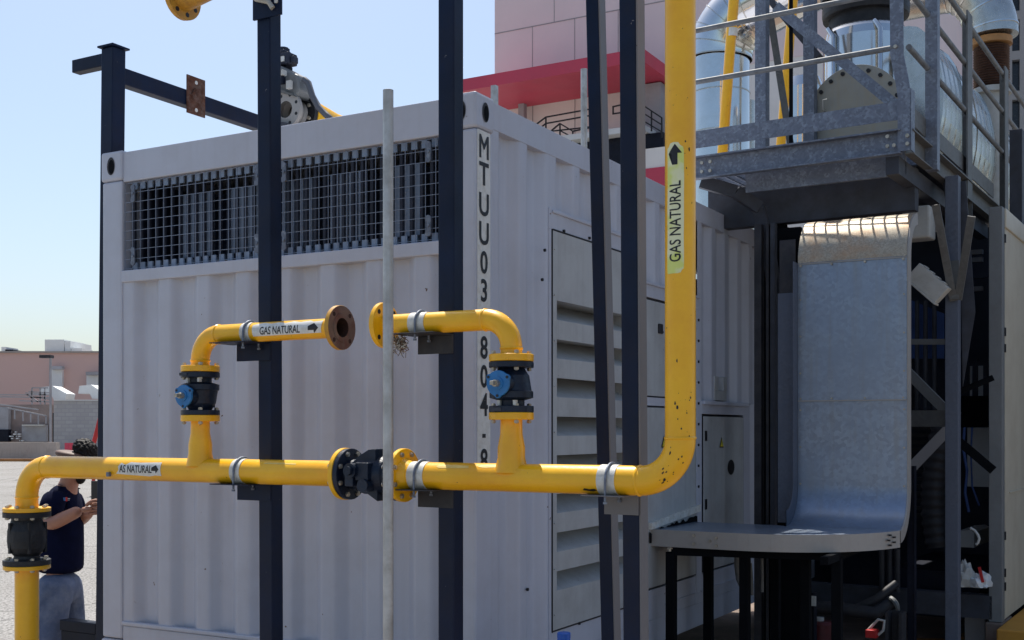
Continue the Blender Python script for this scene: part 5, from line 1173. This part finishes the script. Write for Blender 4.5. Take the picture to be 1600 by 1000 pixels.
for a, c_ in (((0, 617), (80, 617)), ((0, 620), (80, 621)), ((40, 614), (72, 616)), ((50, 606), (50, 632)), ((63, 606), (63, 632)), ((70, 606), (70, 632)), ((50, 606), (75, 606)), ((45, 612), (80, 614)), ((42, 616), (60, 628)), ((0, 632), (60, 640)), ((10, 637), (73, 650)), ((23, 640), (23, 655)), ((36, 642), (36, 658)), ((48, 645), (48, 660)), ((60, 648), (60, 663)), ((72, 650), (72, 662)), ((52, 620), (80, 624)), ((30, 626), (78, 628))): stick(b, a, c_, 67.5, .035)
b.build('rail_tubes', 'bg_grey', T)
for i, (x0, x1, y0, lb) in enumerate(((62, 104, 603, 'grey rooftop air hood left, near the far lamp post'), (122, 160, 601, 'grey rooftop air hood on the white block wall'))):
    b = MB(); P1 = [(x0+2, y0+2), (x0+20, y0), (x1, y0+12), (x1-2, y0+22), (x0+22, y0+22), (x0+18, y0+14), (x0, y0+14)]
    pts = [(W.p(a, c_, 69.2).x, W.p(a, c_, 69.2).z) for a, c_ in P1]; b.prism(pts, 'y', 69.2, 70.6); single(b, 'air_hood', 'bg_light', lb, 'air hood', W, W.p(x0, y0+22, 69.2), group='air hoods before the warehouse')
b = MB(); BX(b, -200, 88, 691, 720, 64, .5); single(b, 'low_wall', 'low_concrete', 'stained low concrete wall at the far edge of the lot', 'wall', W, W.p(0, 718, 64))
b = MB(); b.box(-45, 20, 62.6, 62.9, 0, .14); single(b, 'kerb', 'kerb_orange', 'faded orange kerb line along the far low wall', 'kerb', W, (-20, 62.6, 0))
b = MB(); BX(b, 101, 117, 692, 704, 60, .1); b.cyl((W.p(109, 700, 60).x, 60, 0), (W.p(109, 700, 60).x, 60, 1), .05, n=8); single(b, 'red_sign', 'red_paint', 'small red panel behind the man head', 'sign', W, W.p(109, 716, 60))
b = MB(); b.cyl((W.p(160, 640, 30).x, 30, W.p(160, 640, 30).z), (W.p(146, 694, 30).x, 30, W.p(146, 694, 30).z), .06, n=10); pz = W.p(146, 694, 30); b.cyl(pz, (pz.x, 30, 0), .05, n=8); single(b, 'red_barrier', 'red_plastic', 'red barrier arm slanting up behind the navy post', 'barrier', W, (pz.x, 30, 0))

# ================================================================== PERSON
def skin_obj(name, pts, edges, radii, matn, parent, root=0, sub=2):
    me = bpy.data.meshes.new(name); me.from_pydata(pts, edges, []); me.materials.append(MATS[matn])
    o = bpy.data.objects.new(name, me); sc.collection.objects.link(o)
    md = o.modifiers.new('skin', 'SKIN'); 
    for i, r_ in enumerate(radii):
        r_ = (r_, r_) if isinstance(r_, (int, float)) else r_
        me.skin_vertices[0].data[i].radius = r_; me.skin_vertices[0].data[i].use_root = (i == root)
    md.use_smooth_shade = True; md.branch_smoothing = .5
    if sub: sd_ = o.modifiers.new('sub', 'SUBSURF'); sd_.levels = sub; sd_.render_levels = sub
    dg = bpy.context.evaluated_depsgraph_get(); dg.update()
    nm = bpy.data.meshes.new_from_object(o.evaluated_get(dg)); nm.name = name
    bpy.data.objects.remove(o); o = bpy.data.objects.new(name, nm); sc.collection.objects.link(o)
    for p in nm.polygons: p.use_smooth = True
    o.parent = parent; return o
PYW = 6.95
def H(px, py, dy=0.0): p = W.p(px, py, PYW+dy); return p
PB = Vector(((97-800)/FPX*PYW, PYW, 0))
T = thing('person', 'man in navy polo shirt and jeans looking down at what he holds', 'person', W, PB)
def rel(p): return Vector(p)-PB
def hp(px, py, dy=0): return rel(H(px, py, dy))
hx = hp(122, 722)
# body: legs, torso, neck, head, arms as one surface (clothing separate children)
P_ = {}
names = []; pts = []; rad = []
def V(n, p, r_): names.append(n); pts.append(Vector(p)); rad.append(r_)
V('pelvis', hp(92, 905, .0), .075); V('waist', hp(94, 868, .0), .070); V('chest', hp(98, 810, .0), .075); V('upper', hp(100, 780, .0), .070); V('neck', hp(108, 752, -.01), .055); V('skull0', hp(115, 738, -.03), .070)
V('skull1', hp(119, 716, -.02), .118); V('skull2', hp(121, 706, -.02), .098)
V('shL', hp(84, 778, -.12), .045); V('elL', hp(74, 822, -.18), .048); V('wrL', hp(126, 797, -.26), .034)
V('shR', hp(112, 778, .13), .045); V('elR', hp(122, 815, .14), .048); V('wrR', hp(140, 800, -.05), .034)
V('hipL', hp(84, 925, -.08), .07); V('knL', hp(76, 1010, -.12), .055); V('anL', rel((PB.x-.07, PYW-.02, .09)), .045); V('toeL', rel((PB.x+.12, PYW-.10, .045)), .04)
V('hipR', hp(104, 920, .08), .07); V('knR', hp(113, 1008, .06), .055); V('anR', rel((PB.x+.03, PYW+.12, .09)), .045); V('toeR', rel((PB.x+.22, PYW+.04, .045)), .04)
I = {n: i for i, n in enumerate(names)}
E = [('pelvis','waist'),('waist','chest'),('chest','upper'),('upper','neck'),('neck','skull0'),('skull0','skull1'),('skull1','skull2'),('upper','shL'),('shL','elL'),('elL','wrL'),('upper','shR'),('shR','elR'),('elR','wrR'),('pelvis','hipL'),('hipL','knL'),('knL','anL'),('anL','toeL'),('pelvis','hipR'),('hipR','knR'),('knR','anR'),('anR','toeR')]
body = skin_obj('body', pts, [(I[a], I[c]) for a, c in E], rad, 'skin', T)
def grow(ns, f=1.0, add=0.0, override=None):
    override = override or {}
    P2 = [pts[I[n]] if isinstance(n, str) else Vector(n[0]) for n in ns]; R2 = []
    for n in ns:
        r_ = rad[I[n]] if isinstance(n, str) else n[1]
        r_ = r_ if isinstance(r_, tuple) else (r_, r_); R2.append(override.get(n if isinstance(n, str) else None, (r_[0]*f+add, r_[1]*f+add)))
    return P2, R2
slL = pts[I['shL']].lerp(pts[I['elL']], .75); slR = pts[I['shR']].lerp(pts[I['elR']], .75)
P2 = [hp(93, 898), hp(93, 880), hp(95, 845), hp(98, 800), hp(99, 776), hp(87, 776, -.10), hp(82, 786, -.14), slL, hp(110, 776, .10), hp(113, 786, .13), slR, hp(106, 762)]
R2 = [(.150, .145), (.150, .142), (.145, .135), (.150, .14), (.125, .12), (.085, .085), (.078, .078), (.073, .073), (.085, .085), (.078, .078), (.073, .073), (.075, .07)]
skin_obj('polo_shirt', P2, [(0,1),(1,2),(2,3),(3,4),(4,5),(5,6),(6,7),(4,8),(8,9),(9,10),(4,11)], R2, 'shirt', T)
P2 = [hp(93, 885), hp(93, 900), hp(83, 935, -.08), hp(76, 1005, -.12), pts[I['anL']]+Vector((0,0,.02)), hp(104, 930, .08), hp(113, 1000, .06), pts[I['anR']]+Vector((0,0,.02))]
R2 = [(.140, .135), (.150, .135), (.125, .11), (.095, .085), (.075, .075), (.115, .10), (.088, .08), (.075, .075)]
skin_obj('jeans', P2, [(0,1),(1,2),(2,3),(3,4),(1,5),(5,6),(6,7)], R2, 'jeans', T)
for s_ in 'LR':
    a, t_ = pts[I['an'+s_]], pts[I['toe'+s_]]
    skin_obj('shoe', [a-Vector((.04,0,.04)), a-Vector((0,0,.03)), t_, t_+Vector((.05, -.015, -.01))], [(0,1),(1,2),(2,3)], [.045, .055, .048, .035], 'rubber', T)
# hair: top mass in locks; shaved side
hb_ = MB(); random.seed(6)
hd = H(134, 702, -.03); bm = bmesh.new(); bmesh.ops.create_icosphere(bm, subdivisions=5, radius=1)
from mathutils import noise as mnoise
for v in bm.verts:
    d = v.co.normalized(); k = 1+.16*mnoise.noise(d*4.2)+.09*abs(mnoise.noise(d*9.0))+.04*mnoise.noise(d*20)
    v.co = Vector((d.x*.070*k-max(0, -d.z)*.0, d.y*.078*k, d.z*.062*k-d.x*.018))+hd
bm.verts.index_update(); hb_.add([v.co.copy() for v in bm.verts], [[v.index for v in f.verts] for f in bm.faces], 0, True); bm.free()
hh = hb_.build('hair', 'hair', None, W, PB); hh.parent = T; hh.location = (0,0,0)
# ear, nose, beard
hb_ = MB(); 
c_ = H(120, 724, -.10); hb_.path([c_+Vector((0,0,.025)), c_+Vector((-.008,-.008,.01)), c_+Vector((0,-.006,-.018))], [.008, .013, .007], 8)
o = hb_.build('ear', 'skin', None, W, PB); o.parent = T; o.location = (0,0,0)
hb_ = MB(); c_ = H(143, 735, -.05); hb_.path([c_+Vector((-.01,0,.03)), c_+Vector((.012,0,.0)), c_+Vector((-.005,0,-.012))], [.006, .013, .009], 8); o = hb_.build('nose', 'skin', None, W, PB); o.parent = T; o.location = (0,0,0)
skin_obj('shaved_sides', [hp(115, 722, -.02), hp(118, 712, -.02), hp(119, 704, -.02)], [(0,1),(1,2)], [.106, .132, .118], 'shaved_skin', T)
skin_obj('face', [hp(128, 722, -.04), hp(130, 738, -.04), hp(128, 750, -.04)], [(0,1),(1,2)], [.085, .07, .04], 'skin', T)
skin_obj('beard', [hp(120, 744, -.06), hp(129, 750, -.05), hp(124, 750, .0)], [(0,1),(1,2)], [.030, .034, .03], 'hair', T)
for dy in (-.075, -.015):
    hb_ = MB(); c_ = H(142, 724, dy); hb_.path([c_+Vector((0, -.008, 0)), c_+Vector((.003, 0, 0)), c_+Vector((0, .008, 0))], [.003, .008, .003], 8); o = hb_.build('eye', 'ink', None, W, PB); o.parent = T; o.location = (0,0,0)
# hands
def hand(wr, fx):
    wr = pts[I[wr]]; d = Vector((1, .1*fx, .10)).normalized(); palm = wr+d*.07
    P2 = [wr, wr+d*.035, palm]; E2 = [(0,1),(1,2)]; R2 = [(.026,.02), (.034,.018), (.036,.016)]
    skin_obj('hand', P2, E2, R2, 'skin', T)
    for k in range(4):
        o_ = palm+Vector((0, 0, .026-.018*k)); L_ = (.075, .08, .075, .06)[k]
        skin_obj('finger', [o_-d*.02, o_+d*L_*.35+Vector((0,-.006*fx,0)), o_+d*L_*.7+Vector((0,.008*fx,-.004)), o_+d*L_*.85+Vector((0,.025*fx,-.01))], [(0,1),(1,2),(2,3)], [.010, .0095, .009, .008], 'skin', T, sub=1)
    skin_obj('thumb', [wr+d*.03+Vector((0,-.01,.02)), wr+d*.065+Vector((0,-.016,.045)), wr+d*.10+Vector((0,-.006,.05))], [(0,1),(1,2)], [.012, .011, .009], 'skin', T, sub=1)
hand('wrL', 1); hand('wrR', -1)
lg = MB(); c_ = H(103, 780, -.145)
def q3(x0, x1, z0, z1, m): lg.add([(c_.x+x0, c_.y-.0, c_.z+z0), (c_.x+x1, c_.y+.003, c_.z+z0), (c_.x+x1, c_.y+.003, c_.z+z1), (c_.x+x0, c_.y, c_.z+z1)], [(0,1,2,3)], m)
q3(-.016, -.002, -.010, .010, 0); q3(-.002, .008, -.012, .012, 1); q3(.010, .024, .002, .005, 2); q3(.010, .022, -.006, -.004, 2)
o = lg.build('chest_emblem', ['blue_paint', 'red_plastic', 'sticker_white'], None, W, PB); o.parent = T; o.location = (0,0,0)
ph = H(152, 786, -.17); b = MB(); b.box(ph.x-.035, ph.x+.035, ph.y-.006, ph.y+.004, ph.z-.0, ph.z+.13); single(b, 'mobile_phone', 'phone', 'dark phone held in the man hands behind the navy post', 'phone', W, ph, bevel=.003)

# ================================================================== WATER JUG by the door
xj = .42; yj = K.y(881, xj); zj = K.z(988, xj, yj)
T = thing('water_jug', 'blue capped water jug at the foot of the louvre door', 'jug', K, (xj, yj, zj-.34))
b = MB(); b.lathe((xj, yj, zj-.34), (0,0,1), [(0, 0), (0, .085), (.01, .09), (.22, .09), (.27, .07), (.30, .03), (.315, .028)], 28); b.build('bottle', 'blue_plastic', T)
b = MB(); b.lathe((xj, yj, zj-.025), (0,0,1), [(0, .026), (.0, .030), (.022, .030), (.025, .026), (.025, 0)], 20); b.build('cap', 'blue_plastic', T)
b = MB(); b.box(xj-.15, xj+.15, yj-.15, yj+.15, zj-.36, zj-.34)
for sx in (-.13, .13):
    for sy in (-.13, .13): b.box(xj+sx-.015, xj+sx+.015, yj+sy-.015, yj+sy+.015, 0, zj-.36)
single(b, 'steel_stool', 'steel_shade', 'small steel stool under the blue water jug', 'stool', K, (xj, yj, 0), bevel=.002)
